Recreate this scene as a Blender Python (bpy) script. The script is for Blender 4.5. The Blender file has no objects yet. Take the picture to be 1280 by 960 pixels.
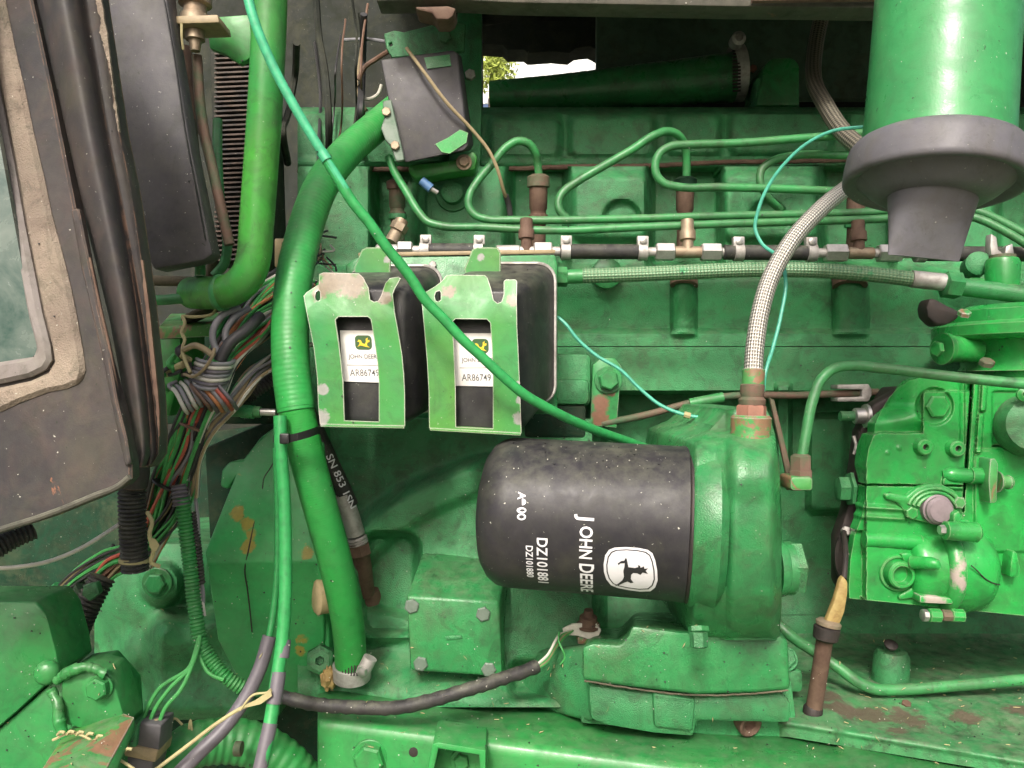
import bpy, bmesh, math, random
from mathutils import Vector, Matrix
random.seed(7)
R = math.radians
SC = bpy.context.scene
COL = SC.collection

# ------------------------------------------------------------------ camera, sky, sun, exposure
F = 1005.0            # focal length in photograph pixels (1280 wide)
ZC = 1.35             # camera height above the ground
cd = bpy.data.cameras.new('camera'); cam = bpy.data.objects.new('camera', cd); COL.objects.link(cam)
cd.sensor_width = 36.0; cd.lens = 36.0 * F / 1280.0; cd.clip_start = 0.02; cd.clip_end = 500
cam.location = (0, 0, ZC); cam.rotation_euler = (R(90), 0, 0)
SC.camera = cam
W = bpy.data.worlds.new('World'); SC.world = W; W.use_nodes = True
wn = W.node_tree; bg = wn.nodes['Background']
sky = wn.nodes.new('ShaderNodeTexSky'); sky.sky_type = 'NISHITA'; sky.sun_disc = False
SUN_EL, SUN_AZ = R(41), R(192)       # azimuth measured from +Y (north) clockwise: behind the camera, a little to the left
sky.sun_elevation = SUN_EL; sky.sun_rotation = SUN_AZ
sky.air_density = 0.55; sky.dust_density = 9.0; sky.ozone_density = 1.0
wn.links.new(sky.outputs[0], bg.inputs[0]); bg.inputs[1].default_value = 0.105
sl = bpy.data.lights.new('sun', 'SUN'); sun = bpy.data.objects.new('sun', sl); COL.objects.link(sun)
sl.energy = 1.45; sl.angle = R(10); sl.color = (1.0, 0.96, 0.9)
sdir = Vector((math.sin(SUN_AZ) * math.cos(SUN_EL), math.cos(SUN_AZ) * math.cos(SUN_EL), math.sin(SUN_EL)))
sun.rotation_euler = sdir.to_track_quat('Z', 'Y').to_euler()
sun.location = (0, -3, 5)
SC.view_settings.view_transform = 'Standard'; SC.view_settings.look = 'None'
SC.view_settings.gamma = 1.0; SC.view_settings.use_curve_mapping = False
SC.view_settings.exposure = 1.05
SC.cycles.use_adaptive_sampling = True; SC.cycles.adaptive_threshold = 0.03
SC.cycles.diffuse_bounces = 3; SC.cycles.glossy_bounces = 3; SC.cycles.max_bounces = 6

# ------------------------------------------------------------------ helpers
def P(x, y, d):
    return Vector(((x - 640) * d / F, d, ZC + (480 - y) * d / F))
def px(r, d): return r * d / F

def link(name, me, mat, parent=None):
    o = bpy.data.objects.new(name, me); COL.objects.link(o)
    if mat is not None:
        if isinstance(mat, (list, tuple)):
            for m in mat: me.materials.append(M[m])
        else: me.materials.append(M[mat])
    if parent is not None:
        o.parent = parent; o.matrix_parent_inverse = inv(parent)
    return o
def inv(o):
    return Matrix.Translation(-Vector(o.location)) if o.data is None else Matrix()
def obj(name, bm, mat, parent=None, ang=40):
    bmesh.ops.recalc_face_normals(bm, faces=bm.faces[:])
    me = bpy.data.meshes.new(name); bm.to_mesh(me); bm.free()
    me.shade_smooth(); me.set_sharp_from_angle(angle=R(ang))
    return link(name, me, mat, parent)
def thing(name, label, cat, loc, group=None):
    o = bpy.data.objects.new(name, None); COL.objects.link(o)
    o.empty_display_size = 0.02
    o.location = loc
    return tag(o, label, cat, group)
def tag(o, label, cat, group=None, kind=None):
    if label: o['label'] = label
    if cat: o['category'] = cat
    if group: o['group'] = group
    if kind: o['kind'] = kind
    return o
def join(*bms):
    a = bms[0]
    for b in bms[1:]:
        t = bpy.data.meshes.new('t'); b.to_mesh(t); b.free(); a.from_mesh(t); bpy.data.meshes.remove(t)
    return a
def poly(pts, d=None):
    return [P(p[0], p[1], p[2] if len(p) > 2 else d) for p in pts]
def bev(bm, off, seg=2, ang=25):
    if off <= 0: return bm
    bm.normal_update()
    es = [e for e in bm.edges if len(e.link_faces) == 2 and e.calc_face_angle(0) > R(ang)]
    bmesh.ops.bevel(bm, geom=es, offset=off, segments=seg, affect='EDGES', profile=0.5, clamp_overlap=True)
    return bm
def prism(pts, th, bevel=0.0015, vec=None, seg=2):
    """closed polygon of 3-D points extruded by vec*th (default straight back)"""
    v = (vec or Vector((0, 1, 0))) * th
    bm = bmesh.new()
    a = [bm.verts.new(p) for p in pts]; b = [bm.verts.new(p + v) for p in pts]
    n = len(pts)
    bm.faces.new(a); bm.faces.new(list(reversed(b)))
    for i in range(n): bm.faces.new((a[i], b[i], b[(i + 1) % n], a[(i + 1) % n]))
    bmesh.ops.recalc_face_normals(bm, faces=bm.faces[:])
    return bev(bm, bevel, seg)
def loft(a, b, bevel=0.0015, cap=True):
    bm = bmesh.new()
    va = [bm.verts.new(p) for p in a]; vb = [bm.verts.new(p) for p in b]; n = len(a)
    bm.faces.new(va); bm.faces.new(list(reversed(vb)))
    for i in range(n): bm.faces.new((va[i], vb[i], vb[(i + 1) % n], va[(i + 1) % n]))
    bmesh.ops.recalc_face_normals(bm, faces=bm.faces[:])
    return bev(bm, bevel, 2)
def rrect(x0, y0, x1, y1, r, n=5):
    out = []
    for cx, cy, a0 in ((x1 - r, y0 + r, -90), (x1 - r, y1 - r, 0), (x0 + r, y1 - r, 90), (x0 + r, y0 + r, 180)):
        for i in range(n + 1):
            a = R(a0 + 90 * i / n); out.append((cx + r * math.cos(a), cy + r * math.sin(a)))
    return out
def rot2(pts, c, deg):
    ca, sa = math.cos(R(deg)), math.sin(R(deg))
    return [(c[0] + (x - c[0]) * ca - (y - c[1]) * sa, c[1] + (x - c[0]) * sa + (y - c[1]) * ca) for x, y in pts]
def dense(pts, step=6, closed=True):
    out = []; n = len(pts)
    for i in range(n if closed else n - 1):
        p, q = pts[i], pts[(i + 1) % n]; k = max(1, int(math.hypot(q[0] - p[0], q[1] - p[1]) / step))
        for j in range(k): out.append((p[0] + (q[0] - p[0]) * j / k, p[1] + (q[1] - p[1]) * j / k))
    return out
def plate(outer, dfun, th, holes=(), bevel=0.0008, step=6):
    """sheet with holes; dfun(x,y) gives its depth, th its thickness"""
    bm = bmesh.new(); es = []
    for lp in [outer] + list(holes):
        vs = [bm.verts.new(P(x, y, dfun(x, y))) for x, y in dense(lp, step)]
        es += [bm.edges.new((vs[i], vs[(i + 1) % len(vs)])) for i in range(len(vs))]
    bmesh.ops.triangle_fill(bm, edges=es, use_beauty=True)
    r = bmesh.ops.extrude_face_region(bm, geom=bm.faces[:])
    for v in r['geom']:
        if isinstance(v, bmesh.types.BMVert): v.co.y += th
    bmesh.ops.recalc_face_normals(bm, faces=bm.faces[:])
    return bev(bm, bevel, 1, 50) if bevel else bm
def frame(ax):
    ax = ax.normalized(); u = ax.orthogonal().normalized()
    if abs(ax.z) < 0.9:
        u = Vector((0, 0, 1)); u = (u - ax * u.dot(ax)).normalized()
    return ax, u, ax.cross(u)
def lathe(o, ax, prof, n=28, caps=True, phase=0.0, sx=1.0):
    """profile [(t along the axis, radius)] spun round ax through o"""
    ax, u, v = frame(ax); bm = bmesh.new(); rings = []
    for t, r in prof:
        rings.append([bm.verts.new(o + ax * t + (u * math.cos(phase + 2 * math.pi * k / n) + v * sx * math.sin(phase + 2 * math.pi * k / n)) * max(r, 1e-5)) for k in range(n)])
    for a, b in zip(rings, rings[1:]):
        for k in range(n): bm.faces.new((a[k], a[(k + 1) % n], b[(k + 1) % n], b[k]))
    if caps: bm.faces.new(rings[0]); bm.faces.new(list(reversed(rings[-1])))
    return bm
def hexhead(o, ax, r, h, phase=0.2):
    """bolt head: hexagon with a chamfered end; o is the seat, ax points out of the seat"""
    return lathe(o, ax, [(0, r), (h * 0.82, r), (h, r * 0.84)], 6, True, phase)
def bolt(parent, x, y, d, r, h=None, ax=(0, -1, 0), mat='green', washer=0, phase=0.2, name='bolt', wmat_=None):
    ax = Vector(ax); o = P(x, y, d); rr = px(r, d); hh = px(h or r * 0.8, d)
    w = None
    ob = None
    if washer:
        t = rr * 0.22
        bmw = lathe(o, ax, [(-0.001, rr * washer), (t * .8, rr * washer), (t, rr * washer * .95)], 24)
        bmh = hexhead(o + ax.normalized() * t * .9, ax, rr, hh, phase)
        ob = obj(name, bmh, mat, parent, 30)
        obj('washer', bmw, wmat_ or mat, ob, 30)
    else:
        ob = obj(name, hexhead(o - ax.normalized() * 0.001, ax, rr, hh, phase), mat, parent, 30)
    return ob
def catmull(pts, step):
    pts = [Vector(p) for p in pts]
    if len(pts) == 2: ext = [pts[0] * 2 - pts[1]] + pts + [pts[1] * 2 - pts[0]]
    else: ext = [pts[0] * 2 - pts[1]] + pts + [pts[-1] * 2 - pts[-2]]
    out = []; ts = []
    for i in range(1, len(ext) - 2):
        p0, p1, p2, p3 = ext[i - 1:i + 3]; L = (p2 - p1).length; n = max(2, int(L / step))
        # centripetal-ish: scale the tangents by the local segment length, so short and long spans join without overshoot
        l0, l2 = max((p1 - p0).length, 1e-6), max((p3 - p2).length, 1e-6); L = max(L, 1e-6)
        m1 = ((p1 - p0) / l0 * L + (p2 - p1) / L * l0) * (L / (l0 + L))
        m2 = ((p2 - p1) / L * l2 + (p3 - p2) / l2 * L) * (L / (l2 + L))
        for j in range(n):
            t = j / n; t2 = t * t; t3 = t2 * t
            out.append(p1 * (2 * t3 - 3 * t2 + 1) + m1 * (t3 - 2 * t2 + t) + p2 * (-2 * t3 + 3 * t2) + m2 * (t3 - t2)); ts.append((i - 1 + t) / (len(pts) - 1))
    out.append(pts[-1]); ts.append(1.0)
    return out, ts
def tube(pts, r, n=10, step=None, caps=True, smooth=True, wob=0.0):
    """pts in world; r number, or function of (t, arc length)"""
    rf = r if callable(r) else (lambda t, s: r)
    r0 = rf(0.5, 0)
    if smooth: path, ts = catmull(pts, step or max(r0 * 0.7, 0.002))
    else: path = [Vector(p) for p in pts]; ts = [i / (len(path) - 1) for i in range(len(path))]
    if wob:
        path = [p + Vector((random.uniform(-wob, wob), random.uniform(-wob, wob), random.uniform(-wob, wob))) for p in path]
    bm = bmesh.new(); uvl = bm.loops.layers.uv.new('UVMap')
    tan = [(path[min(i + 1, len(path) - 1)] - path[max(i - 1, 0)]).normalized() for i in range(len(path))]
    u = tan[0].orthogonal().normalized(); rings = []; s = 0; ss = []
    for i, p in enumerate(path):
        if i: s += (p - path[i - 1]).length
        ss.append(s)
        u = (u - tan[i] * u.dot(tan[i])).normalized(); v = tan[i].cross(u); rr = rf(ts[i], s)
        rings.append([bm.verts.new(p + (u * math.cos(2 * math.pi * k / n) + v * math.sin(2 * math.pi * k / n)) * rr) for k in range(n)])
    for i in range(len(rings) - 1):
        a, b = rings[i], rings[i + 1]
        for k in range(n):
            f = bm.faces.new((a[k], a[(k + 1) % n], b[(k + 1) % n], b[k]))
            for lp, (uu, vv) in zip(f.loops, ((k / n, ss[i]), ((k + 1) / n, ss[i]), ((k + 1) / n, ss[i + 1]), (k / n, ss[i + 1]))):
                lp[uvl].uv = (uu, vv)
    if caps and len(rings) > 1: bm.faces.new(rings[0]); bm.faces.new(list(reversed(rings[-1])))
    return bm
def ptube(pts, rpx, n=10, **k):
    dm = sum(p[2] for p in pts) / len(pts)
    return tube([P(*p) for p in pts], px(rpx, dm), n, **k)
def conduit(pts, rpx, pitch=5.0, depth=0.16, n=14):
    """corrugated plastic sleeve"""
    dm = sum(p[2] for p in pts) / len(pts); r = px(rpx, dm); pt = px(pitch, dm)
    rf = lambda t, s: r * (1 - depth * (0.5 - 0.5 * math.cos(2 * math.pi * s / pt)) ** 1.5)
    return tube([P(*p) for p in pts], rf, n, step=pt / 6)
def sstep(a, b, x):
    t = min(1, max(0, (x - a) / (b - a))); return t * t * (3 - 2 * t)
def sdbox(x, y, x0, y0, x1, y1, r=0):
    cx, cy = (x0 + x1) / 2, (y0 + y1) / 2; hx, hy = (x1 - x0) / 2 - r, (y1 - y0) / 2 - r
    qx, qy = abs(x - cx) - hx, abs(y - cy) - hy
    return math.hypot(max(qx, 0), max(qy, 0)) + min(max(qx, qy), 0) - r
def bump(s, w): return sstep(w, -w, s)       # 1 inside, 0 outside, soft over +-w
def relief(x0, y0, x1, y1, step, dfun, back, keep=None):
    """a cast surface: grid in the picture plane with a true depth at each node, closed by skirts to 'back'"""
    nx = max(2, int((x1 - x0) / step)); ny = max(2, int((y1 - y0) / step)); bm = bmesh.new(); g = {}
    for j in range(ny + 1):
        for i in range(nx + 1):
            x = x0 + (x1 - x0) * i / nx; y = y0 + (y1 - y0) * j / ny
            g[i, j] = (x, y)
    vs = {}
    def V(i, j):
        if (i, j) not in vs:
            x, y = g[i, j]; vs[i, j] = bm.verts.new(P(x, y, dfun(x, y)))
        return vs[i, j]
    for j in range(ny):
        for i in range(nx):
            if keep:
                c = g[i, j]; 
                if not keep(c[0] + step / 2, c[1] + step / 2): continue
            bm.faces.new((V(i, j), V(i, j + 1), V(i + 1, j + 1), V(i + 1, j)))
    be = [e for e in bm.edges if len(e.link_faces) == 1]
    r = bmesh.ops.extrude_edge_only(bm, edges=be)
    for v in r['geom']:
        if isinstance(v, bmesh.types.BMVert): v.co.y = back
    return bm
def relief2(y0, y1, ny, nx, xl, xr, dfun, back, yslope=0.0):
    """cast surface whose left and right edges follow xl(y) and xr(y)"""
    bm = bmesh.new(); rows = []
    for j in range(ny + 1):
        y = y0 + (y1 - y0) * j / ny; row = []
        for i in range(nx + 1):
            x = xl(y) + (xr(y) - xl(y)) * i / nx; yy = y + yslope * (x - xl(y)) * (j / ny)
            row.append(bm.verts.new(P(x, yy, dfun(x, yy))))
        rows.append(row)
    for p, q in zip(rows, rows[1:]):
        for i in range(nx): bm.faces.new((p[i], q[i], q[i + 1], p[i + 1]))
    be = [e for e in bm.edges if len(e.link_faces) == 1]
    r = bmesh.ops.extrude_edge_only(bm, edges=be)
    for v in r['geom']:
        if isinstance(v, bmesh.types.BMVert): v.co.y = back; v.co.x += (v.co.x) * 0.0
    return bm
def text_bm(s, size, bold=0.0, align='LEFT'):
    c = bpy.data.curves.new('txt', 'FONT'); c.body = s; c.size = size; c.offset = bold * size; c.align_x = align; c.resolution_u = 3
    o = bpy.data.objects.new('txt', c); COL.objects.link(o)
    dg = bpy.context.evaluated_depsgraph_get(); me = bpy.data.meshes.new_from_object(o.evaluated_get(dg))
    bm = bmesh.new(); bm.from_mesh(me); bpy.data.meshes.remove(me); bpy.data.objects.remove(o); bpy.data.curves.remove(c)
    return bm
def letters(name, s, size, place, mat, parent, bold=0.0, align='LEFT', sub=2):
    """flat print: place(u, v) puts a point of the text plane on the surface"""
    bm = text_bm(s, size, bold, align)
    if sub:
        es = [e for e in bm.edges if e.calc_length() > size * 0.15]
        if es: bmesh.ops.subdivide_edges(bm, edges=es, cuts=sub); bmesh.ops.triangulate(bm, faces=bm.faces[:])
    for v in bm.verts: v.co = place(v.co.x, v.co.y)
    return obj(name, bm, mat, parent)
def flat(name, pts, place, mat, parent):
    bm = bmesh.new(); vs = [bm.verts.new((x, y, 0)) for x, y in pts]
    es = [bm.edges.new((vs[i], vs[(i + 1) % len(vs)])) for i in range(len(vs))]
    bmesh.ops.triangle_fill(bm, edges=es, use_beauty=True)
    L = max(max(p[0] for p in pts) - min(p[0] for p in pts), 1e-6)
    for _ in range(2):
        es = [e for e in bm.edges if e.calc_length() > L * 0.12]
        if es: bmesh.ops.subdivide_edges(bm, edges=es, cuts=1); bmesh.ops.triangulate(bm, faces=bm.faces[:])
    for v in bm.verts: v.co = place(v.co.x, v.co.y)
    return obj(name, bm, mat, parent)

# ------------------------------------------------------------------ materials
M = {}
class NT:
    def __init__(s, name):
        m = bpy.data.materials.new(name); m.use_nodes = True; s.m = m; s.t = m.node_tree; s.b = s.t.nodes['Principled BSDF']; M[name] = m
    def n(s, typ, **k):
        nd = s.t.nodes.new(typ)
        for a, b in k.items(): setattr(nd, a, b)
        return nd
    def l(s, a, b): s.t.links.new(a, b)
    def co(s):
        if not hasattr(s, '_co'): s._co = s.n('ShaderNodeTexCoord').outputs['Object']
        return s._co
    def noise(s, scale, detail=4, rough=0.55, dist=0.0, vec=None, off=0.0):
        nd = s.n('ShaderNodeTexNoise'); nd.inputs['Scale'].default_value = scale; nd.inputs['Detail'].default_value = detail
        nd.inputs['Roughness'].default_value = rough; nd.inputs['Distortion'].default_value = dist
        v = vec or s.co()
        if off:
            mp = s.n('ShaderNodeMapping'); mp.inputs['Location'].default_value = (off, off * .7, -off); s.l(v, mp.inputs[0]); v = mp.outputs[0]
        s.l(v, nd.inputs['Vector']); return nd.outputs['Fac']
    def ramp(s, fac, stops):
        r = s.n('ShaderNodeValToRGB'); el = r.color_ramp.elements
        while len(el) < len(stops): el.new(0.5)
        for e, (p, c) in zip(el, stops):
            e.position = p; e.color = (c, c, c, 1) if not isinstance(c, tuple) else (*c, 1)
        s.l(fac, r.inputs[0]); return r.outputs[0]
    def mix(s, fac, a, b, mode='MIX'):
        nd = s.n('ShaderNodeMix', data_type='RGBA', blend_type=mode)
        for i, v in ((0, fac), (6, a), (7, b)):
            if isinstance(v, (int, float)): nd.inputs[i].default_value = v
            elif isinstance(v, tuple): nd.inputs[i].default_value = (*v, 1)
            else: s.l(v, nd.inputs[i])
        return nd.outputs[2]
    def math(s, op, a, b=None):
        nd = s.n('ShaderNodeMath', operation=op)
        for i, v in ((0, a), (1, b)):
            if v is None: continue
            if isinstance(v, (int, float)): nd.inputs[i].default_value = v
            else: s.l(v, nd.inputs[i])
        return nd.outputs[0]
    def edge(s, radius=0.002, lo=0.02, hi=0.25):
        bv = s.n('ShaderNodeBevel', samples=4); bv.inputs['Radius'].default_value = radius
        g = s.n('ShaderNodeNewGeometry'); d = s.n('ShaderNodeVectorMath', operation='DOT_PRODUCT')
        s.l(bv.outputs[0], d.inputs[0]); s.l(g.outputs['Normal'], d.inputs[1])
        return s.ramp(s.math('SUBTRACT', 1.0, d.outputs['Value']), [(lo, 0.0), (hi, 1.0)])
    def bumpn(s, h, strength, dist):
        b = s.n('ShaderNodeBump'); b.inputs['Strength'].default_value = strength; b.inputs['Distance'].default_value = dist
        s.l(h, b.inputs['Height']); s.l(b.outputs[0], s.b.inputs['Normal'])
    def up(s):
        g = s.n('ShaderNodeNewGeometry'); sp = s.n('ShaderNodeSeparateXYZ'); s.l(g.outputs['Normal'], sp.inputs[0]); return sp.outputs['Z']
def paint(name, c1, c2, grime=0.5, rust=0.0, speck=0.35, rough=(0.28, 0.6), bumps=0.25, edge=0.0, edgecol=(0.35, 0.33, 0.29), dust=0.25, grimecol=(0.018, 0.022, 0.013), off=0.0, coarse=0.0, rustcol=(0.16, 0.055, 0.025), fine=900, patches=(), gain=1.12, spec=0.45, oily=None):
    k = NT(name); c1 = tuple(min(.9, x * gain) for x in c1); c2 = tuple(min(.9, x * gain) for x in c2)
    if c1[1] > 2 * c1[2] and gain > 1: c1 = (c1[0] * .70, c1[1] * .82, c1[2] * .62); c2 = (c2[0] * .70, c2[1] * .78, c2[2] * .60)
    big = k.noise(9, 3, .5, .4, off=off); mid = k.noise(42, 6, .62, .6, off=off + 3); fin = k.noise(fine, 2, .5)
    col = k.mix(k.ramp(big, [(.36, 0.0), (.62, 1.0)]), c1, c2)
    streak = k.noise(120, 5, .65, 0, off=off + 1.3)
    col = k.mix(k.math('MULTIPLY', k.ramp(streak, [(.3, 1.0), (.5, 0.0)]), .18), col, tuple(x * .45 for x in c1))
    g = k.math('MULTIPLY', k.ramp(mid, [(.46, 0.0), (.72, 1.0)]), grime)
    col = k.mix(g, col, grimecol)
    # greasy dark patches and a brown film of old dirt
    oi = grime if oily is None else oily
    col = k.mix(k.math('MULTIPLY', k.ramp(k.noise(34, 8, .74, 1.0, off=off + 17), [(.53, 0.0), (.61, 1.0)]), .66 * oi), col, (.020, .024, .014))
    col = k.mix(k.math('MULTIPLY', k.ramp(k.noise(18, 8, .76, .5, off=off + 19), [(.50, 0.0), (.64, 1.0)]), .50 * oi), col, (.085, .085, .045))
    # settled dust: pale, mostly where surfaces face up
    if dust:
        u = k.ramp(k.up(), [(.1, 0.0), (.95, 1.0)])
        dn = k.ramp(k.noise(75, 6, .7, off=off + 5), [(.40, 0.0), (.68, 1.0)])
        dd = k.math('MULTIPLY', k.math('MULTIPLY', k.math('ADD', k.math('MULTIPLY', u, .8), .2), dn), dust)
        col = k.mix(dd, col, (.23, .24, .17))
    if rust:
        rn = k.ramp(k.noise(16, 8, .72, .8, off=off + 9), [(.66 - .2 * rust, 0.0), (.69 - .2 * rust, 1.0)])
        rc = k.mix(k.noise(210, 4, .6), rustcol, (.30, .15, .09))
        col = k.mix(k.math('MULTIPLY', rn, .9), col, rc)
    for pts, pc in patches:
        tot = None
        for (x_, y_, d_, r_) in pts:
            dn_ = k.n('ShaderNodeVectorMath', operation='DISTANCE'); dn_.inputs[1].default_value = P(x_, y_, d_); k.l(k.co(), dn_.inputs[0])
            mr = k.n('ShaderNodeMapRange'); mr.inputs[1].default_value = 0; mr.inputs[2].default_value = px(r_, d_) * 1.3; mr.inputs[3].default_value = 1; mr.inputs[4].default_value = 0
            k.l(dn_.outputs['Value'], mr.inputs[0]); tot = mr.outputs[0] if tot is None else k.math('MAXIMUM', tot, mr.outputs[0])
        fac = k.math('ADD', tot, k.math('MULTIPLY', k.math('SUBTRACT', k.noise(70, 7, .72, .5, off=off + 4), .5), 1.6))
        gate = k.ramp(tot, [(.02, 0.0), (.2, 1.0)])
        fac = k.math('MULTIPLY', k.ramp(fac, [(.38, 0.0), (.56, 1.0)]), gate)
        col = k.mix(k.math('MULTIPLY', fac, .88), col, k.mix(k.noise(260, 4, .6, off=off), pc, tuple(x * .5 for x in pc)))
    if edge:
        en = k.math('MULTIPLY', k.edge(.0016, .01, .12), k.ramp(k.noise(60, 5, .7, off=off + 2), [(.5 - .3 * edge, 0.0), (.62 - .25 * edge, 1.0)]))
        col = k.mix(en, col, edgecol)
    if speck:
        sp = k.ramp(k.noise(330, 3, .6, off=off + 7), [(.705, 0.0), (.73, 1.0)])
        col = k.mix(k.math('MULTIPLY', sp, speck), col, (.5, .5, .42))
        sk = k.ramp(k.noise(240, 3, .6, off=off + 11), [(.70, 0.0), (.725, 1.0)])
        col = k.mix(k.math('MULTIPLY', sk, speck), col, (.02, .03, .015))
    k.l(col, k.b.inputs['Base Color'])
    rr = k.n('ShaderNodeMapRange'); rr.inputs[3].default_value = rough[0]; rr.inputs[4].default_value = rough[1]
    k.l(k.ramp(mid, [(.3, 0.0), (.7, 1.0)]), rr.inputs[0]); k.l(rr.outputs[0], k.b.inputs['Roughness'])
    h = k.math('ADD', k.math('MULTIPLY', mid, .7), k.math('MULTIPLY', fin, .12 + coarse))
    k.bumpn(h, bumps, 0.002)
    k.b.inputs['Specular IOR Level'].default_value = spec
    return k
paint('green', (.042, .27, .105), (.028, .20, .078), grime=.55, dust=.3, rough=(.20, .46), coarse=.35, bumps=.32)
paint('green_rail', (.036, .285, .085), (.028, .225, .075), grime=.35, speck=.7, dust=.3, rough=(.24, .5), off=2)
paint('green_pump', (.026, .37, .085), (.020, .30, .075), grime=.42, dust=.15, rough=(.18, .4), bumps=.3, edge=.45, edgecol=(.20, .33, .16), off=4)
paint('green_cast', (.050, .29, .125), (.036, .21, .092), grime=.55, dust=.3, rough=(.35, .62), bumps=.5, coarse=.8, off=6)
paint('green_in_shade', (.005, .040, .018), (.004, .026, .012), grime=.7, dust=.12, rough=(.6, .9), bumps=.4, coarse=.3, off=8, gain=1.0, spec=.2)  # green darkened so recess walls look shaded; the shade sits in the colour
paint('green_worn', (.045, .28, .10), (.075, .28, .06), grime=.4, rust=.75, dust=.45, edge=.8, speck=.6, rough=(.35, .7), rustcol=(.14, .07, .045), off=10)
paint('green_sump', (.055, .26, .115), (.050, .22, .10), grime=.75, dust=.5, speck=.8, rough=(.35, .65), off=12, bumps=.3, coarse=.5, patches=[([(1090, 895, .735, 34), (1060, 885, .74, 30), (1130, 900, .73, 36), (1028, 830, .79, 26), (1036, 868, .76, 26), (1040, 890, .735, 22), (1278, 885, .74, 26), (1285, 945, .69, 26), (1205, 905, .73, 26), (1120, 925, .70, 26)], (.15, .105, .08))])
paint('green_bracket', (.042, .285, .10), (.085, .27, .05), grime=.3, dust=.25, edge=1.0, edgecol=(.50, .47, .42), speck=.5, rough=(.3, .55), off=13.7, patches=[([(420, 352, .685, 30), (440, 356, .68, 26), (400, 366, .68, 16), (480, 372, .675, 12), (560, 366, .68, 14), (640, 376, .675, 12)], (.30, .215, .165)), ([(404, 488, .673, 10), (402, 522, .673, 13), (648, 524, .673, 11), (648, 480, .673, 7), (650, 500, .673, 7), (600, 322, .742, 7), (484, 325, .742, 7)], (.42, .40, .39))])
paint('green_line', (.050, .29, .11), (.045, .22, .09), grime=.5, dust=.3, speck=.5, rough=(.3, .55), off=15)
paint('green_hose', (.030, .28, .075), (.028, .23, .07), grime=.25, dust=.3, speck=.5, rough=(.38, .6), off=17)
paint('green_yellow', (.060, .31, .045), (.030, .25, .06), grime=.5, dust=.3, speck=.4, rough=(.3, .55), off=19, rust=.15)
paint('plate_green', (.045, .36, .125), (.036, .30, .105), grime=.2, dust=.35, speck=.7, rough=(.32, .55), off=23.3, patches=[([(298, 642, .778, 12), (310, 655, .776, 12), (316, 668, .774, 11), (311, 684, .77, 13), (302, 595, .79, 8), (372, 770, .79, 14), (378, 795, .79, 12), (376, 812, .79, 10), (384, 690, .77, 12)], (.38, .30, .05))])
paint('band_worn', (.026, .34, .08), (.04, .30, .09), grime=.3, dust=.2, edge=.8, edgecol=(.5, .42, .40), off=61, patches=[([(1204, 700, .70, 30), (1204, 730, .70, 24), (1204, 670, .70, 12), (1170, 750, .715, 18)], (.52, .40, .38))])
paint('strap_green', (.045, .30, .11), (.035, .25, .09), grime=.4, dust=.3, edge=.5, off=63, patches=[([(752, 505, .872, 16), (750, 522, .872, 14), (764, 490, .872, 8)], (.30, .12, .09))])
paint('dark_panel', (.026, .025, .027), (.038, .033, .032), grime=.4, rust=.1, dust=.25, speck=.8, rough=(.42, .7), spec=.3, edge=.3, edgecol=(.16, .10, .07), grimecol=(.09, .06, .05), off=25, bumps=.3)
paint('dark_box', (.055, .052, .060), (.042, .040, .044), grime=.35, dust=.5, speck=.75, rough=(.45, .7), grimecol=(.08, .075, .075), off=27)
paint('firewall', (.022, .027, .023), (.028, .030, .025), grime=.5, dust=.1, speck=.3, rough=(.7, .95), off=29, gain=1.0, spec=.2)  # dirty black, kept darker so the wall behind looks deep in shade
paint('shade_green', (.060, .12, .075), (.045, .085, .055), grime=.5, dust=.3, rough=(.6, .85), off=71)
paint('hood_brown', (.075, .066, .052), (.055, .056, .045), grime=.5, rust=.12, dust=.5, rough=(.6, .9), off=31)
paint('filter_black', (.017, .0165, .020), (.022, .021, .024), grime=.32, dust=.24, speck=.9, rough=(.36, .58), grimecol=(.05, .046, .045), off=33, bumps=.12, spec=.32)
paint('rubber', (.013, .013, .014), (.020, .019, .019), grime=.3, dust=.45, speck=.7, rough=(.5, .75), grimecol=(.06, .055, .05), off=35)
paint('rubber_grey', (.105, .104, .118), (.080, .078, .086), grime=.35, dust=.25, speck=.35, rough=(.45, .65), grimecol=(.06, .05, .035), off=37)
paint('cover_black', (.012, .012, .014), (.018, .018, .020), grime=.2, dust=.4, speck=.5, rough=(.32, .55), grimecol=(.05, .05, .05), off=39)
paint('canister_green', (.05, .29, .115), (.04, .245, .10), grime=.22, dust=.25, speck=.7, rough=(.25, .5), off=66, patches=[([(1208, 83, .487, 9), (1161, 106, .487, 6), (1180, 120, .487, 3), (1120, 30, .5, 5)], (.42, .20, .17))])
paint('gasket_tan', (.235, .19, .145), (.145, .115, .09), grime=.55, dust=.4, speck=.7, rough=(.7, .95), grimecol=(.10, .075, .06), off=41, bumps=.8, coarse=.4)
paint('seal_grey', (.20, .18, .17), (.16, .14, .13), grime=.5, dust=.5, speck=.6, rough=(.6, .85), grimecol=(.09, .07, .06), off=43, bumps=.5)
paint('wood_dirt', (.10, .08, .05), (.07, .06, .04), grime=.5, rough=(.8, .95), off=45)
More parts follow.
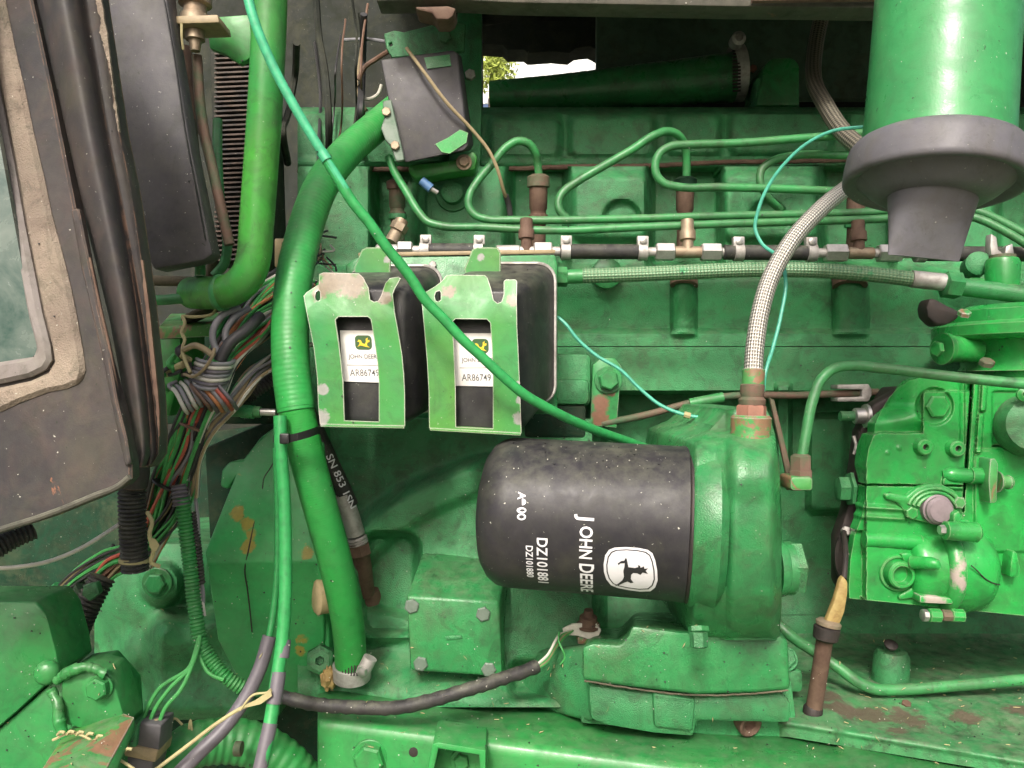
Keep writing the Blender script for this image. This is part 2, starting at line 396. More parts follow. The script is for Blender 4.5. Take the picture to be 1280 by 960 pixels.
def metal(name, c, rough, dirt=.4, dirtcol=(.10, .07, .05), met=1.0, off=0.0, scale=70):
    k = NT(name); n1 = k.noise(scale, 6, .65, .3, off=off); n2 = k.noise(420, 3, .6, off=off)
    col = k.mix(k.math('MULTIPLY', k.ramp(n1, [(.42, 0.0), (.68, 1.0)]), dirt), c, dirtcol)
    col = k.mix(k.math('MULTIPLY', k.ramp(n2, [(.5, 0.0), (.8, 1.0)]), .4), col, tuple(x * .6 for x in c))
    k.l(col, k.b.inputs['Base Color']); k.b.inputs['Metallic'].default_value = met
    rr = k.n('ShaderNodeMapRange'); rr.inputs[3].default_value = rough; rr.inputs[4].default_value = rough + .25
    k.l(n1, rr.inputs[0]); k.l(rr.outputs[0], k.b.inputs['Roughness']); k.bumpn(k.math('ADD', n1, k.math('MULTIPLY', n2, .3)), .15, .001); return k
metal('steel', (.56, .55, .52), .28, .35, met=.85)
metal('zinc', (.46, .45, .42), .42, .55, met=.5, off=3)
metal('bolt_grey', (.16, .20, .165), .45, .6, (.05, .12, .06), met=.3, off=23)
metal('rusty', (.125, .078, .052), .65, .8, (.07, .035, .025), met=.15, off=5)
metal('rust_green', (.14, .085, .06), .6, .75, (.02, .12, .05), met=.1, off=7, scale=45)
metal('rust_orange', (.27, .12, .08), .6, .7, (.16, .09, .06), met=.05, off=9)
metal('brass', (.33, .27, .19), .45, .6, (.16, .09, .05), met=.6, off=11)
metal('dark_iron', (.035, .030, .028), .5, .5, (.07, .05, .04), met=.4, off=13)
metal('yellow_paint', (.33, .25, .09), .5, .95, (.20, .12, .04), met=0, off=15, scale=120)
metal('straw', (.40, .36, .18), .7, .5, (.20, .16, .09), met=0, off=17)
def plain(name, c, rough=.5, var=.35, speck=0.3):
    k = NT(name); n1 = k.noise(150, 5, .65)
    col = k.mix(k.math('MULTIPLY', k.ramp(n1, [(.4, 0.0), (.7, 1.0)]), var), c, tuple(x * .45 + .01 for x in c))
    k.l(col, k.b.inputs['Base Color']); k.b.inputs['Roughness'].default_value = rough; k.bumpn(n1, .1, .001); return k
plain('print_white', (.72, .72, .74), .55, .12); plain('label_white', (.78, .76, .72), .5, .18); plain('print_black', (.02, .02, .022), .5, .1)
plain('print_grey', (.10, .10, .10), .5, .1); plain('logo_yellow', (.75, .52, .02), .5, .1); plain('logo_green', (.03, .09, .02), .5, .1)
plain('cable_teal', (.06, .42, .21), .42, .6); plain('cable_green', (.03, .31, .08), .42, .6); plain('wire_teal', (.06, .38, .26), .45, .6)
plain('wire_green', (.05, .30, .07), .5, .6); plain('wire_black', (.03, .03, .03), .5, .5); plain('wire_orange', (.50, .20, .08), .5, .55)
plain('wire_tan', (.30, .235, .13), .55, .5); plain('wire_red', (.42, .09, .055), .5, .5); plain('wire_white', (.55, .54, .46), .5, .5)
plain('wire_brown', (.14, .08, .05), .55, .5); plain('wire_grey', (.22, .22, .23), .5, .4); plain('wire_blue', (.08, .18, .35), .5, .3); plain('tie_black', (.012, .012, .012), .4, .2)
plain('cable_grey', (.12, .11, .125), .45, .4); plain('plug_grey', (.10, .095, .10), .55, .4); plain('plug_purple', (.21, .17, .18), .5, .4); plain('leaf_yellow', (.36, .44, .08), .6, .4)
plain('tan_plastic', (.50, .40, .22), .5, .4); plain('grass_blade', (.07, .13, .03), .7, .6)
def braid(name, c, dark, nu=10, pitch=0.0042, met=.8, paintmix=0.0, pc=(.03, .25, .08)):
    k = NT(name); uv = k.n('ShaderNodeUVMap').outputs[0]; sp = k.n('ShaderNodeSeparateXYZ'); k.l(uv, sp.inputs[0])
    a = k.math('MULTIPLY', sp.outputs[0], nu * 2 * math.pi); b = k.math('MULTIPLY', sp.outputs[1], 2 * math.pi / pitch)
    s1 = k.math('SINE', k.math('MULTIPLY', k.math('ADD', a, b), .5)); s2 = k.math('SINE', k.math('MULTIPLY', k.math('SUBTRACT', a, b), .5))
    h = k.math('ADD', k.math('MULTIPLY', k.math('MULTIPLY', s1, s2), .5), .5)
    n = k.noise(55, 5, .6)
    col = k.mix(k.ramp(h, [(.25, 0.0), (.6, 1.0)]), dark, c)
    if paintmix: col = k.mix(k.ramp(n, [(.62 - paintmix * .35, 1.0), (.68 - paintmix * .3, 0.0)]), col, pc)
    k.l(col, k.b.inputs['Base Color']); k.b.inputs['Metallic'].default_value = met; k.b.inputs['Roughness'].default_value = .42
    k.bumpn(h, .9, .0009); return k
braid('braid_steel', (.55, .53, .47), (.17, .16, .14), nu=20, pitch=.0030, met=.6)
braid('braid_old', (.24, .22, .17), (.05, .05, .04), nu=14, pitch=.0036, met=.4)
braid('braid_green', (.17, .27, .15), (.08, .20, .10), nu=16, pitch=.0034, met=.1, paintmix=.9, pc=(.03, .24, .085))
def ringhose(name, c1, c2, pitch):
    k = paint(name, c1, c2, grime=.22, dust=.25, speck=.5, rough=(.36, .55), off=21, bumps=.1)
    uv = k.n('ShaderNodeUVMap').outputs[0]; sp = k.n('ShaderNodeSeparateXYZ'); k.l(uv, sp.inputs[0])
    ws = k.math('ADD', k.math('MULTIPLY', sp.outputs[1], 2 * math.pi / pitch), k.math('MULTIPLY', k.noise(30, 2), 3.0))
    h = k.math('ADD', k.math('SINE', ws), k.math('MULTIPLY', k.noise(160, 4), 1.2)); k.bumpn(h, .09, .0009)
ringhose('hose_ribbed', (.030, .33, .085), (.034, .28, .07), .0042)
ringhose('hose_smooth', (.030, .34, .07), (.026, .28, .07), .0022)
# dirty glass of the cab window
k = NT('glass'); gd = k.ramp(k.noise(26, 6, .65, .4), [(.35, 0.0), (.75, 1.0)])
k.l(k.mix(k.math('MULTIPLY', gd, .55), (.020, .060, .050), (.30, .33, .28)), k.b.inputs['Base Color'])
k.l(k.ramp(gd, [(0.0, .06), (1.0, .5)]), k.b.inputs['Roughness']); k.b.inputs['Specular IOR Level'].default_value = .7
# ================================================================== the setting
bm = bmesh.new(); bmesh.ops.create_grid(bm, x_segments=8, y_segments=8, size=40)
for v in bm.verts: v.co.z = 0
paint('ground_gravel', (.20, .19, .16), (.13, .15, .08), grime=.5, dust=.3, rough=(.8, .95), off=51)
tag(obj('ground', bm, 'ground_gravel'), 'dry gravel and grass ground under the tractor', None, kind='structure')

# dark bulkhead, deep shade in its colour, closing off light except the gap
bulk = thing('bulkhead', 'dirty black bulkhead behind the green engine with deep shade in its colour', 'bulkhead', P(640, 900, 1.33))
def slab(x0, y0, x1, y1, d, th=0.02):
    return prism(poly([(x0, y0), (x1, y0), (x1, y1), (x0, y1)], d), th, 0.001)
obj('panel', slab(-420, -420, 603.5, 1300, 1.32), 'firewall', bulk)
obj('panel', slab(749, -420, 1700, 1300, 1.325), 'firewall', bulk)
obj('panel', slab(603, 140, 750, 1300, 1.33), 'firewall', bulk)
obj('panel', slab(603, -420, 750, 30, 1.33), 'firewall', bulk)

# ------------------------------------------------------------------ bonnet above the engine
hood = thing('bonnet', 'dusty brown underside edge of the raised bonnet along the top', 'bonnet', P(700, 5, .79))
bm = prism([P(478, -60, 1.30), P(1640, -60, 1.30), P(1640, -30, .80), P(478, -30, .80)], .012, .002, Vector((0, 0, 1)))
obj('top_panel', bm, 'hood_brown', hood)
obj('edge_lip', prism(poly([(470, 1), (560, -1), (640, 3), (932, 8), (1105, 10), (1320, 11), (1640, 14), (1640, -40), (470, -40)], .79), .03, .002), 'hood_brown', hood)
obj('seam_strip', ptube([(940, -1, .784), (1010, -2, .784), (1100, -3, .784)], 5, 8), 'rusty', hood)

# ------------------------------------------------------------------ engine: rocker cover, head, block
eng = thing('diesel_engine', 'long green diesel engine, cylinder head and block behind the pipes', 'engine', P(800, 760, 0.98))
PAN = [(452, 148, 560, 200), (612, 146, 700, 198), (712, 143, 818, 197), (836, 141, 900, 195), (912, 139, 1040, 193), (1060, 137, 1180, 191), (1200, 136, 1320, 190), (1340, 135, 1460, 189)]
def d_cover(x, y):
    d = .965 + .03 * bump(y - 138, 5)
    for a in PAN: d -= .010 * bump(sdbox(x, y, *a, 12), 6)
    d -= .006 * bump(abs(y - 204) - 5, 3)
    return d
obj('rocker_cover', relief(372, 134, 1640, 211, 3, d_cover, 1.16), 'green_cast', eng)
gp = [(372, 213), (560, 211), (640, 211), (700, 209), (820, 207), (900, 203), (960, 202), (1100, 199), (1310, 196), (1640, 190)]
obj('gasket', ptube([(x, y, .948) for x, y in gp], 3.2, 8, wob=.0004), 'rusty', eng)
BORE = [(497, 30), (673, 36), (856, 44), (1071, 44), (1290, 44)]
def d_head(x, y):
    d = .93
    # bores for the injectors
    for cx, w in BORE:
        d += .05 * bump(sdbox(x, y, cx - w, 200, cx + w, 352, 16), 7)
    # raised bolt towers between the bores
    for a in ((520, 205, 632, 345), (716, 218, 812, 300), (904, 216, 1024, 300)):
        d -= .012 * bump(sdbox(x, y, *a, 14), 8)
    d += .010 * bump(math.hypot(x - 777, (y - 272) * 1.05) - 22, 4) * (1 if y < 285 else 0)
    d += .010 * bump(math.hypot(x - 960, (y - 272) * 1.05) - 22, 4) * (1 if y < 285 else 0)
    # lower face stands forward, then a flange lip above the joint
    low = sstep(325, 352, y); d = d * (1 - low) + (.905 + .012 * sstep(352, 408, y)) * low
    for cx, w in ((855, 17), (1063, 23)):
        s = abs(x - cx) / w
        if s < 1 and 352 < y < 424: d -= .02 * math.sqrt(1 - s * s) * sstep(424, 408, y)
    d -= .012 * bump(sdbox(x, y, 300, 414, 1400, 440, 3), 4)
    return d
obj('cylinder_head', relief(372, 208, 1640, 432.6, 2.5, d_head, 1.16), 'green_cast', eng)
def d_block(x, y):
    d = .906 - .0 * x
    lo = 489 + (x - 780) * .006
    rec = sstep(lo, lo + 5, y) * sstep(742, 760, x)
    d += .065 * rec
    # ribs and shadows in the recessed crankcase wall
    d -= .02 * bump(sdbox(x, y, 970, 480, 988, 600, 4), 3)
    d -= .018 * bump(sdbox(x, y, 1010, 520, 1058, 640, 10), 6)
    d -= .03 * sstep(700, 790, y) * rec
    return d
obj('cylinder_block', relief(372, 433.6, 1640, 835, 3, d_block, 1.16), 'green_cast', eng)
obj('gasket', ptube([(372, 433, .918), (700, 432.5, .915), (1640, 434, .912)], 1.3, 6), 'rusty', eng)
# core plugs and bosses on the head
obj('core_plug', lathe(P(757, 343, .905), Vector((0, -1, 0)), [(0, px(19, .9)), (.012, px(19, .9)), (.014, px(16, .9))], 28), 'green', eng)
for x, y, r in ((855, 357, 20), (1062, 358, 25)):
    o = P(x, y - 4, .892); rr = px(r, .89)
    obj('core_plug', lathe(o, Vector((0, -.25, -1)), [(-.012, rr), (.004, rr), (.005, rr * .72), (.002, rr * .6)], 24, sx=.8), 'rusty', eng)
# round stud of the head at the middle of the relay bracket
sb = P(567, 245, .925)
obj('stud_boss', lathe(sb, Vector((0, -1, 0)), [(-.03, px(26, .92)), (.004, px(26, .92)), (.006, px(22, .92)), (.010, px(21, .92)), (.012, px(14, .92)), (.022, px(13.5, .92)), (.023, px(12, .92))], 28), 'green_cast', eng)
# oblong casting and strap left of the bare block
obj('boss_block', prism(poly(rrect(690, 442, 739, 508, 8), .875), .05, .004), 'green_cast', eng)
obj('boss_block', prism(poly(rrect(692, 474, 737, 506, 8), .862), .05, .004), 'green_cast', eng)
obj('boss_block', prism(poly(rrect(655, 505, 733, 548, 6), .866), .05, .004), 'green_in_shade', eng)
st = thing('lifting_strap', 'rust patched green strap bolted to the block behind the oil filter', 'bracket', P(758, 535, .89))
obj('strap', prism(poly([(741, 456), (752, 447), (768, 447), (777, 458), (771, 535), (738, 532)], .872), .012, .0015), 'strap_green', st)
bolt(st, 760, 475, .872, 13, 10, mat='green', washer=1.35)
# thin steel rod along the block
rod = thing('control_rod', 'thin grey green rod running along the block above the oil filter', 'rod', P(900, 500, .88))
obj('shaft', ptube([(752, 530, .875), (810, 518, .872), (866, 503, .870), (905, 496, .868), (1000, 494, .866), (1098, 490, .864)], 4.5, 10), 'rust_green', rod)
obj('sleeve', ptube([(862, 504.5, .869), (904, 496.5, .868)], 6.5, 12), 'green_line', rod)
obj('clevis', prism(poly([(1047, 481), (1086, 480), (1090, 487), (1090, 494), (1086, 502), (1047, 502), (1047, 497), (1078, 496), (1078, 487), (1047, 486)], .855), .02, .001), 'zinc', rod)

# ------------------------------------------------------------------ things behind the top of the engine
mp = thing('intake_pipe', 'wide green crossover pipe with a toothed clamp above the rocker cover', 'pipe', P(770, 130, 1.1))
obj('pipe', tube([P(612, 119, 1.06), P(700, 115, 1.06), P(800, 107, 1.06), P(915, 97, 1.06)], lambda t, s: px(17 + 13 * t, 1.06), 24), 'green', mp)
cl = obj('hose_clamp', lathe(P(920, 92, 1.06), Vector((1, 0, .09)), [(-px(7, 1.06), px(33, 1.06)), (px(7, 1.06), px(34.5, 1.06))], 32, False), 'zinc', mp)
for i in range(13):
    y = 62 + i * 4.2
    s = math.sqrt(max(0, 1 - ((y - 92) / 34) ** 2))
    obj('slot', prism(poly([(916, y), (926, y - .8), (926, y + 1.4), (916, y + 2.2)], 1.06 - px(34.5, 1.06) * s - .0015), .0015, 0), 'dark_iron', cl)
obj('clamp_screw', lathe(P(922, 50, 1.02), Vector((0, -1, 0)), [(-.01, px(9, 1.02)), (.006, px(9, 1.02)), (.008, px(5, 1.02)), (.003, px(4, 1.02))], 16), 'zinc', mp)
em = thing('exhaust_manifold', 'black manifold block over the daylight gap', 'manifold', P(675, 66, 1.25))
obj('body', plate([(598, 34), (640, 26), (648, 14), (668, 16), (672, 26), (704, 26), (708, 12), (728, 12), (733, 22), (752, 20), (752, 66), (742, 60), (738, 58), (720, 60), (712, 66), (690, 64), (660, 66), (655, 62), (634, 62), (628, 56), (598, 54)], lambda x, y: 1.27, .05, bevel=.001), 'firewall', em)
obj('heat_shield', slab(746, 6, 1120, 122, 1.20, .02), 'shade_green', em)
th = thing('thermostat_housing', 'small green rounded housing standing on the rocker cover', 'housing', P(975, 128, 1.02))
obj('body', loft(poly(rrect(944, 96, 1000, 140, 6), 1.02)[:], [p + Vector((0, .06, 0)) for p in poly(rrect(950, 92, 1004, 140, 6), 1.02)], .004), 'green_cast', th)
obj('cap', loft([P(945, 132, 1.015), P(1000, 132, 1.015), P(1000, 82, 1.015), P(995, 73, 1.015), P(988, 71, 1.015), P(964, 72, 1.015), P(956, 80, 1.015)], [p + Vector((0, .07, 0)) for p in [P(945, 132, 1.015), P(1000, 132, 1.015), P(1000, 82, 1.015), P(995, 73, 1.015), P(988, 71, 1.015), P(964, 72, 1.015), P(956, 80, 1.015)]], .004), 'green', th)
bolt(th, 941, 86, 1.05, 5, 4, mat='rust_orange')
# sunlit leaves far behind, seen through the gap
lf = thing('yellow_bush', 'sunlit yellow green leaves seen through the gap behind the manifold', 'bush', P(612, 100, 3.2))
obj('stem', ptube([(612, 150, 3.2), (614, 100, 3.2), (618, 62, 3.2)], 2.5, 6), 'wood_dirt', lf)
bm = bmesh.new()
for i in range(1100):
    c = P(604 + random.gauss(16, 11), 82 + random.gauss(0, 16), 3.2 + random.uniform(-.1, .1)); a = Vector((random.uniform(-1, 1), random.uniform(-.6, .2), random.uniform(-1, 1))).normalized(); b = a.orthogonal().normalized(); L = random.uniform(.009, .016)
    bm.faces.new([bm.verts.new(c + a * L), bm.verts.new(c + b * L * .45), bm.verts.new(c - a * L), bm.verts.new(c - b * L * .45)])
ob = obj('foliage', bm, 'leaf_yellow', lf); ob['kind'] = 'stuff'

# pale corrugated sheeting added outside, standing in for white sky in the gap
ws = thing('bright_sky_sheet', 'pale corrugated sheeting added as bright sky in the gap behind the manifold', 'sheeting', P(690, 130, 3.6))
pts_ = []
for i in range(61):
    t = i / 60; pts_.append(P(560 + 260 * t, 130, 3.6) + Vector((0, .012 * math.sin(i * 1.6), 0)))
bm = bmesh.new(); lo_r = [bm.verts.new(p) for p in pts_]; hi_r = [bm.verts.new(p + Vector((.22, .05, .55))) for p in pts_]
for i in range(60): bm.faces.new((lo_r[i], lo_r[i + 1], hi_r[i + 1], hi_r[i]))
r_ = bmesh.ops.extrude_face_region(bm, geom=bm.faces[:])
for q in r_['geom']:
    if isinstance(q, bmesh.types.BMVert): q.co.y += .01
plain('sheet_white', (.78, .82, .80), .5, .15); obj('sheet', bm, 'sheet_white', ws, 60)
# ------------------------------------------------------------------ flywheel housing (centre left), clutch plate, transmission casting
fh = thing('flywheel_housing', 'large curved green bell housing casting below the two relay boxes', 'housing', P(560, 860, .9))
def d_fly(x, y):
    d = .868
    r = math.hypot((x - 690) * .86, y - 850)
    d -= .040 * bump(r - 285, 12)          # outer round of the bell
    d += .010 * bump(r - 244, 8)           # shallow step inside the rim
    d -= .045 * bump(r - 150, 110)
    d -= .010 * sstep(640, 860, y) * bump(r - 300, 40)
    d += .030 * bump(sdbox(x, y, 455, 668, 522, 792, 18), 7)   # pocket left of the cover
    d -= .02 * bump(sdbox(x, y, 460, 765, 525, 800, 8) + (x - 490) * .2, 8)
    d -= .05 * sstep(800, 868, y + (x - 430) * -.10)
    d += .03 * bump(sdbox(x, y, 640, 830, 730, 868, 8), 8)
    return d
obj('bell', relief(372, 524, 740, 884, 3, d_fly, 1.1), 'green_cast', fh)
cv = obj('cover', loft(poly([(508, 745), (624, 752), (628, 846), (513, 838)], .745), [P(528, 690, .83), P(640, 694, .83), P(640, 830, .87), P(525, 825, .87)], .003), 'green', fh)
for x, y in ((515, 757), (604, 767), (526, 829), (611, 836)): bolt(cv, x, y, .746, 9.5, 6, mat='bolt_grey', washer=0, phase=x)
obj('cast_mark', prism(poly([(556, 796), (576, 794), (578, 798), (558, 800)], .7435), .003, .0005), 'green_cast', cv)
obj('bottom_flange', prism(poly([(400, 845), (470, 838), (560, 855), (735, 868), (735, 900), (400, 890)], .80), .1, .004), 'green', fh)
obj('drain_boss', lathe(P(461, 742, .86), Vector((0, -.5, .9)), [(-.03, px(18, .86)), (.0, px(16, .86)), (.006, px(12, .86))], 20), 'rusty', fh)

cp = thing('side_plate', 'angular bright green side plate with a crack and yellow chips', 'plate', P(300, 860, .8))
up_ = [(326, 546, .80), (352, 528, .80), (405, 528, .80), (405, 702, .765), (258, 704, .765), (256, 690, .768), (292, 600, .785), (284, 612, .786), (275, 608, .787), (277, 588, .79), (287, 577, .79), (303, 576, .79)]
lo_ = [(258, 704, .765), (405, 702, .765), (405, 872, .80), (318, 872, .80), (296, 846, .80), (272, 800, .792)]
bm = bmesh.new(); vd = {}
def gv_(p):
    if p not in vd: vd[p] = bm.verts.new(P(*p))
    return vd[p]
for pl in (up_, lo_): bm.faces.new([gv_(p) for p in pl])
r_ = bmesh.ops.extrude_face_region(bm, geom=bm.faces[:])
for q in r_['geom']:
    if isinstance(q, bmesh.types.BMVert): q.co.y += .03
bmesh.ops.recalc_face_normals(bm, faces=bm.faces[:])
obj('folded_sheet', bev(bm, .004, 3, 8), 'plate_green', cp, 50)
cr = [(346, 571), (338, 585), (330, 598), (328, 612), (323, 630), (320, 645), (316, 662), (310, 690), (306, 712), (309, 735), (312, 760), (315, 790)]
obj('crack', ptube([(x, y, .80 - .035 * min(1, (y - 528) / 175) - .0005 + (.0004 * (y - 704) * .5 if y > 704 else 0)) for x, y in cr], .9, 5), 'dark_iron', cp)
obj('edge_flange', prism(poly([(372, 640), (392, 660), (412, 790), (412, 872), (372, 872)], .79), .03, .003), 'plate_green', cp)

tc = thing('transmission_case', 'rounded green transmission casting with a bolt beside the corrugated conduit', 'casing', P(220, 890, .86))
def d_trans(x, y):
    d = .90
    d -= .035 * bump(math.hypot(x - 205, y - 745) - 70, 40)
    d -= .030 * bump(sdbox(x, y, 178, 705, 225, 755, 20), 5)
    d -= .045 * bump(sdbox(x, y, 190, 770, 330, 900, 30), 16)
    d += .020 * bump(math.hypot(x - 232, y - 770) - 24, 18)
    d -= .03 * bump(math.hypot(x - 170, y - 825) - 22, 26)
    d -= .02 * sstep(830, 900, y)
    return d
obj('casing', relief(118, 680, 345, 900, 3, d_trans, 1.1, lambda x, y: (x - 118) + (y - 680) * .5 > 40 and y < 905), 'green_cast', tc)
bolt(tc, 197, 728, .832, 13, 9, mat='green', washer=1.45, phase=.5)
obj('lower_case', prism(poly([(120, 870), (345, 880), (400, 868), (400, 1010), (120, 1010)], .93), .1, .004), 'green_in_shade', tc)
# back wall of the left recess, cab shade painted into its green
rw = thing('recess_wall', 'green wall behind the wiring loom, cab shade put into its dark colour', 'panel', P(150, 800, 1.1))
obj('sheet', prism(poly([(-60, 640), (130, 560), (262, 540), (420, 520), (420, 960), (-60, 960)], 1.06), .02, .002), 'green_in_shade', rw)
obj('rib', prism(poly([(255, 560), (330, 528), (345, 540), (300, 600), (262, 690)], .92), .1, .004), 'green_in_shade', rw)
# ================================================================== oil filter
FA, FB = P(603, 637, .70), P(858, 654, .672)       # ends of the canister's axis
fax = (FB - FA).normalized(); FL = (FB - FA).length; FR = .0640
of = thing('oil_filter', 'black canister oil filter lying on its side with white lettering', 'oil filter', (FA + FB) / 2 - Vector((0, 0, FR)))
pr_ = [(0, FR * .30), (.0015, FR * .55), (.005, FR * .76), (.011, FR * .90), (.018, FR * .97), (.026, FR)] 
pr_ += [(.03 + (FL - .036) * i / 12, FR) for i in range(13)]
pr_ += [(FL - .004, FR * 1.008), (FL - .001, FR * 1.008), (FL, FR * .97)]
can = obj('canister', lathe(FA, fax, pr_, 72), 'filter_black', of, 30)
obj('rim_seam', lathe(FA, fax, [(FL - .0005, FR * 1.0), (FL + .0005, FR * 1.014), (FL + .002, FR * 1.014), (FL + .0025, FR * .98)], 72, False), 'dark_iron', of)
fu = Vector((0, -1, 0)); fu = (fu - fax * fu.dot(fax)).normalized(); fw = fax.cross(fu)
if fw.z > 0: fw = -fw                     # fw points down, fu to the camera
def on_filter(t, phi, lift=.0004):
    return FA + fax * t + (fu * math.cos(phi) + fw * math.sin(phi)) * (FR + lift)
def f_px(x, y, lift=.0004):               # a pixel of the photograph -> where its ray meets the canister
    d = P(x, y, 1.0) - P(640, 480, 0); o = P(640, 480, 0) - FA
    d1 = d - fax * d.dot(fax); o1 = o - fax * o.dot(fax); r = FR
    a, b, c = d1.dot(d1), 2 * d1.dot(o1), o1.dot(o1) - r * r; q = max(b * b - 4 * a * c, 0)
    s = (-b - math.sqrt(q)) / (2 * a); p = P(640, 480, 0) + d * s - FA
    t = p.dot(fax); p = p - fax * t
    return t, math.atan2(p.dot(fw), p.dot(fu))
def print_on_filter(name, s, x, y, cap, bold=.012, stretch=1.0, lift=.0004):
    t0, ph = f_px(x, y); size = px(cap, .63) / .72
    letters(name, s, size, lambda u, v: on_filter(t0 + v, ph + u * stretch / FR, lift), 'print_white', can, bold)
print_on_filter('lettering', 'J', 724.5, 645, 18.5, .02, 1.0)
print_on_filter('lettering', 'OHN', 725.5, 657, 16, .02, .84)
print_on_filter('lettering', 'D', 724.5, 703, 18.5, .02, .85)
print_on_filter('lettering', 'EERE', 725.5, 715.5, 16, .02, 1.0)
print_on_filter('lettering', 'DZ101881', 671.5, 671, 13.5, .018, .95)
print_on_filter('lettering', 'DZ101880', 657.5, 681, 9, .016, .95)
print_on_filter('lettering', 'A', 648, 615, 10, .016)
def f_flat(name, pts, mat, lift):
    pp = [f_px(x, y) for x, y in pts]
    flat(name, [(t, ph * FR) for t, ph in pp], lambda a, b: on_filter(a, b / FR, lift), mat, can)
def Z5(pts): return [(600 + x / 4, 530 + y / 4) for x, y in pts]
def arc_pts(cx, cy, rx, ry, a0, a1, n=12): return [(cx + rx * math.cos(R(a0 + (a1 - a0) * i / n)), cy + ry * math.sin(R(a0 + (a1 - a0) * i / n))) for i in range(n + 1)]
f_flat('mark', arc_pts(652.5, 627.5, 5.2, 4.2, -90, 90), 'print_white', .0004)
f_flat('mark', arc_pts(652, 638, 6, 3.8, 0, 345, 20), 'print_white', .0004)
f_flat('mark', arc_pts(652, 646, 5.6, 4.2, 0, 345, 20), 'print_white', .0004)
f_flat('mark', arc_pts(652, 646, 3.2, 2.2, 0, 345, 14), 'print_black', .0006)
f_flat('mark', arc_pts(653, 638, 3.2, 1.6, 0, 345, 14), 'print_black', .0006)
# emblem: white shield, dark keyline, leaping stag
sh = Z5([(618, 700), (626, 655), (645, 628), (672, 617), (730, 614), (790, 618), (838, 628), (862, 645), (876, 680), (886, 730), (888, 780), (876, 815), (852, 834), (800, 836), (740, 828), (690, 818), (655, 804), (632, 775), (620, 738)])
def shrink(pts, k):
    cx = sum(p[0] for p in pts) / len(pts); cy = sum(p[1] for p in pts) / len(pts); return [(cx + (x - cx) * k, cy + (y - cy) * k) for x, y in pts]
f_flat('emblem', sh, 'print_white', .0004)
f_flat('keyline', shrink(sh, .90), 'print_black', .0006)
f_flat('emblem_field', shrink(sh, .855), 'print_white', .0008)
stag = Z5([(733, 670), (738, 690), (742, 712), (775, 716), (792, 712), (790, 702), (800, 705), (803, 715), (820, 708), (822, 720), (840, 718), (828, 730), (840, 745), (814, 738), (802, 750), (786, 742), (766, 740), (756, 750), (754, 770), (768, 788), (752, 790), (738, 782), (722, 788), (695, 800), (672, 806), (690, 794), (712, 776), (720, 760), (717, 730), (722, 712), (724, 692), (700, 694), (694, 702), (689, 694), (706, 682), (722, 680), (728, 668)])
f_flat('stag', stag, 'print_black', .0010)

# ------------------------------------------------------------------ filter housing
hd = thing('filter_housing', 'thick green cast housing that the black oil filter screws into', 'housing', P(900, 870, .75))
obj('flange_ring', lathe(FB, fax, [(.002, FR * 1.03), (.004, FR * 1.06), (.022, FR * 1.08), (.028, FR * 1.0)], 64), 'green', hd)
HL = [(512, 909), (518, 904), (526, 898), (546, 880), (554, 868), (560, 863), (700, 861), (800, 862)]
HR = [(512, 958), (520, 962), (540, 968), (580, 974), (640, 977), (760, 977), (800, 974)]
def ptab(tab, y):
    for (a, b), (c, e) in zip(tab, tab[1:]):
        if a <= y <= c: return b + (e - b) * (y - a) / (c - a)
    return tab[0][1] if y < tab[0][0] else tab[-1][1]
def d_house(x, y):
    s = (y - 668) / 128.0
    d = .604 + .050 * (1 - math.sqrt(max(0, 1 - min(1, abs(s)) ** 2.4)))       # barrel front
    d += .020 * sstep(560, 512, y)
    d += .014 * sstep(922, 892, x) + .004 * bump(abs(x - 907) - 1, 8)            # lower flange band and the crease beside it
    d += .030 * sstep(958, 980, x) ** 2 + .018 * sstep(874, 860, x) ** 2
    d -= .007 * bump(sdbox(x, y, 914, 556, 1000, 612, 20), 22)                   # swelling under the inlet
    d += .010 * sstep(735, 790, y)
    return d
obj('body', relief2(512, 800, 110, 52, lambda y: ptab(HL, y), lambda y: ptab(HR, y), d_house, .86), 'green', hd, 50)
obj('top_web', prism(poly([(866, 552), (905, 514), (956, 514), (962, 540), (900, 580)], .70), .16, .004), 'green', hd)
# inlet collar and fitting nuts on top
ob = obj('collar', lathe(P(938, 556, .652), Vector((.02, 0, 1)), [(-.02, px(25, .652)), (.006, px(26, .652)), (.010, px(24, .652)), (.022, px(25, .652)), (.024, px(22, .652))], 32), 'green_worn', hd)
obj('fitting_nut', lathe(P(939, 530, .652), Vector((.02, 0, 1)), [(0, px(19, .652)), (.014, px(19, .652)), (.0155, px(17, .652))], 6, True, .3), 'rust_orange', hd)
obj('fitting_nut', lathe(P(940, 506, .652), Vector((.02, 0, 1)), [(0, px(16, .652)), (.004, px(17, .652)), (.0065, px(13.5, .652)), (.010, px(15, .652)), (.016, px(15, .652)), (.017, px(13, .652))], 16), 'rust_green', hd)
obj('pressure_plug', lathe(P(968, 710, .665), Vector((1, 0, 0)), [(0, px(36, .665)), (.006, px(35, .665)), (.0075, px(33, .665)), (.0135, px(33, .665)), (.0145, px(28, .665))], 36), 'green', hd)
obj('plug_hex', lathe(P(989, 710, .665), Vector((1, 0, 0)), [(-.002, px(34, .665)), (.006, px(34, .665)), (.0075, px(30, .665))], 6, True, .3), 'green_cast', hd)
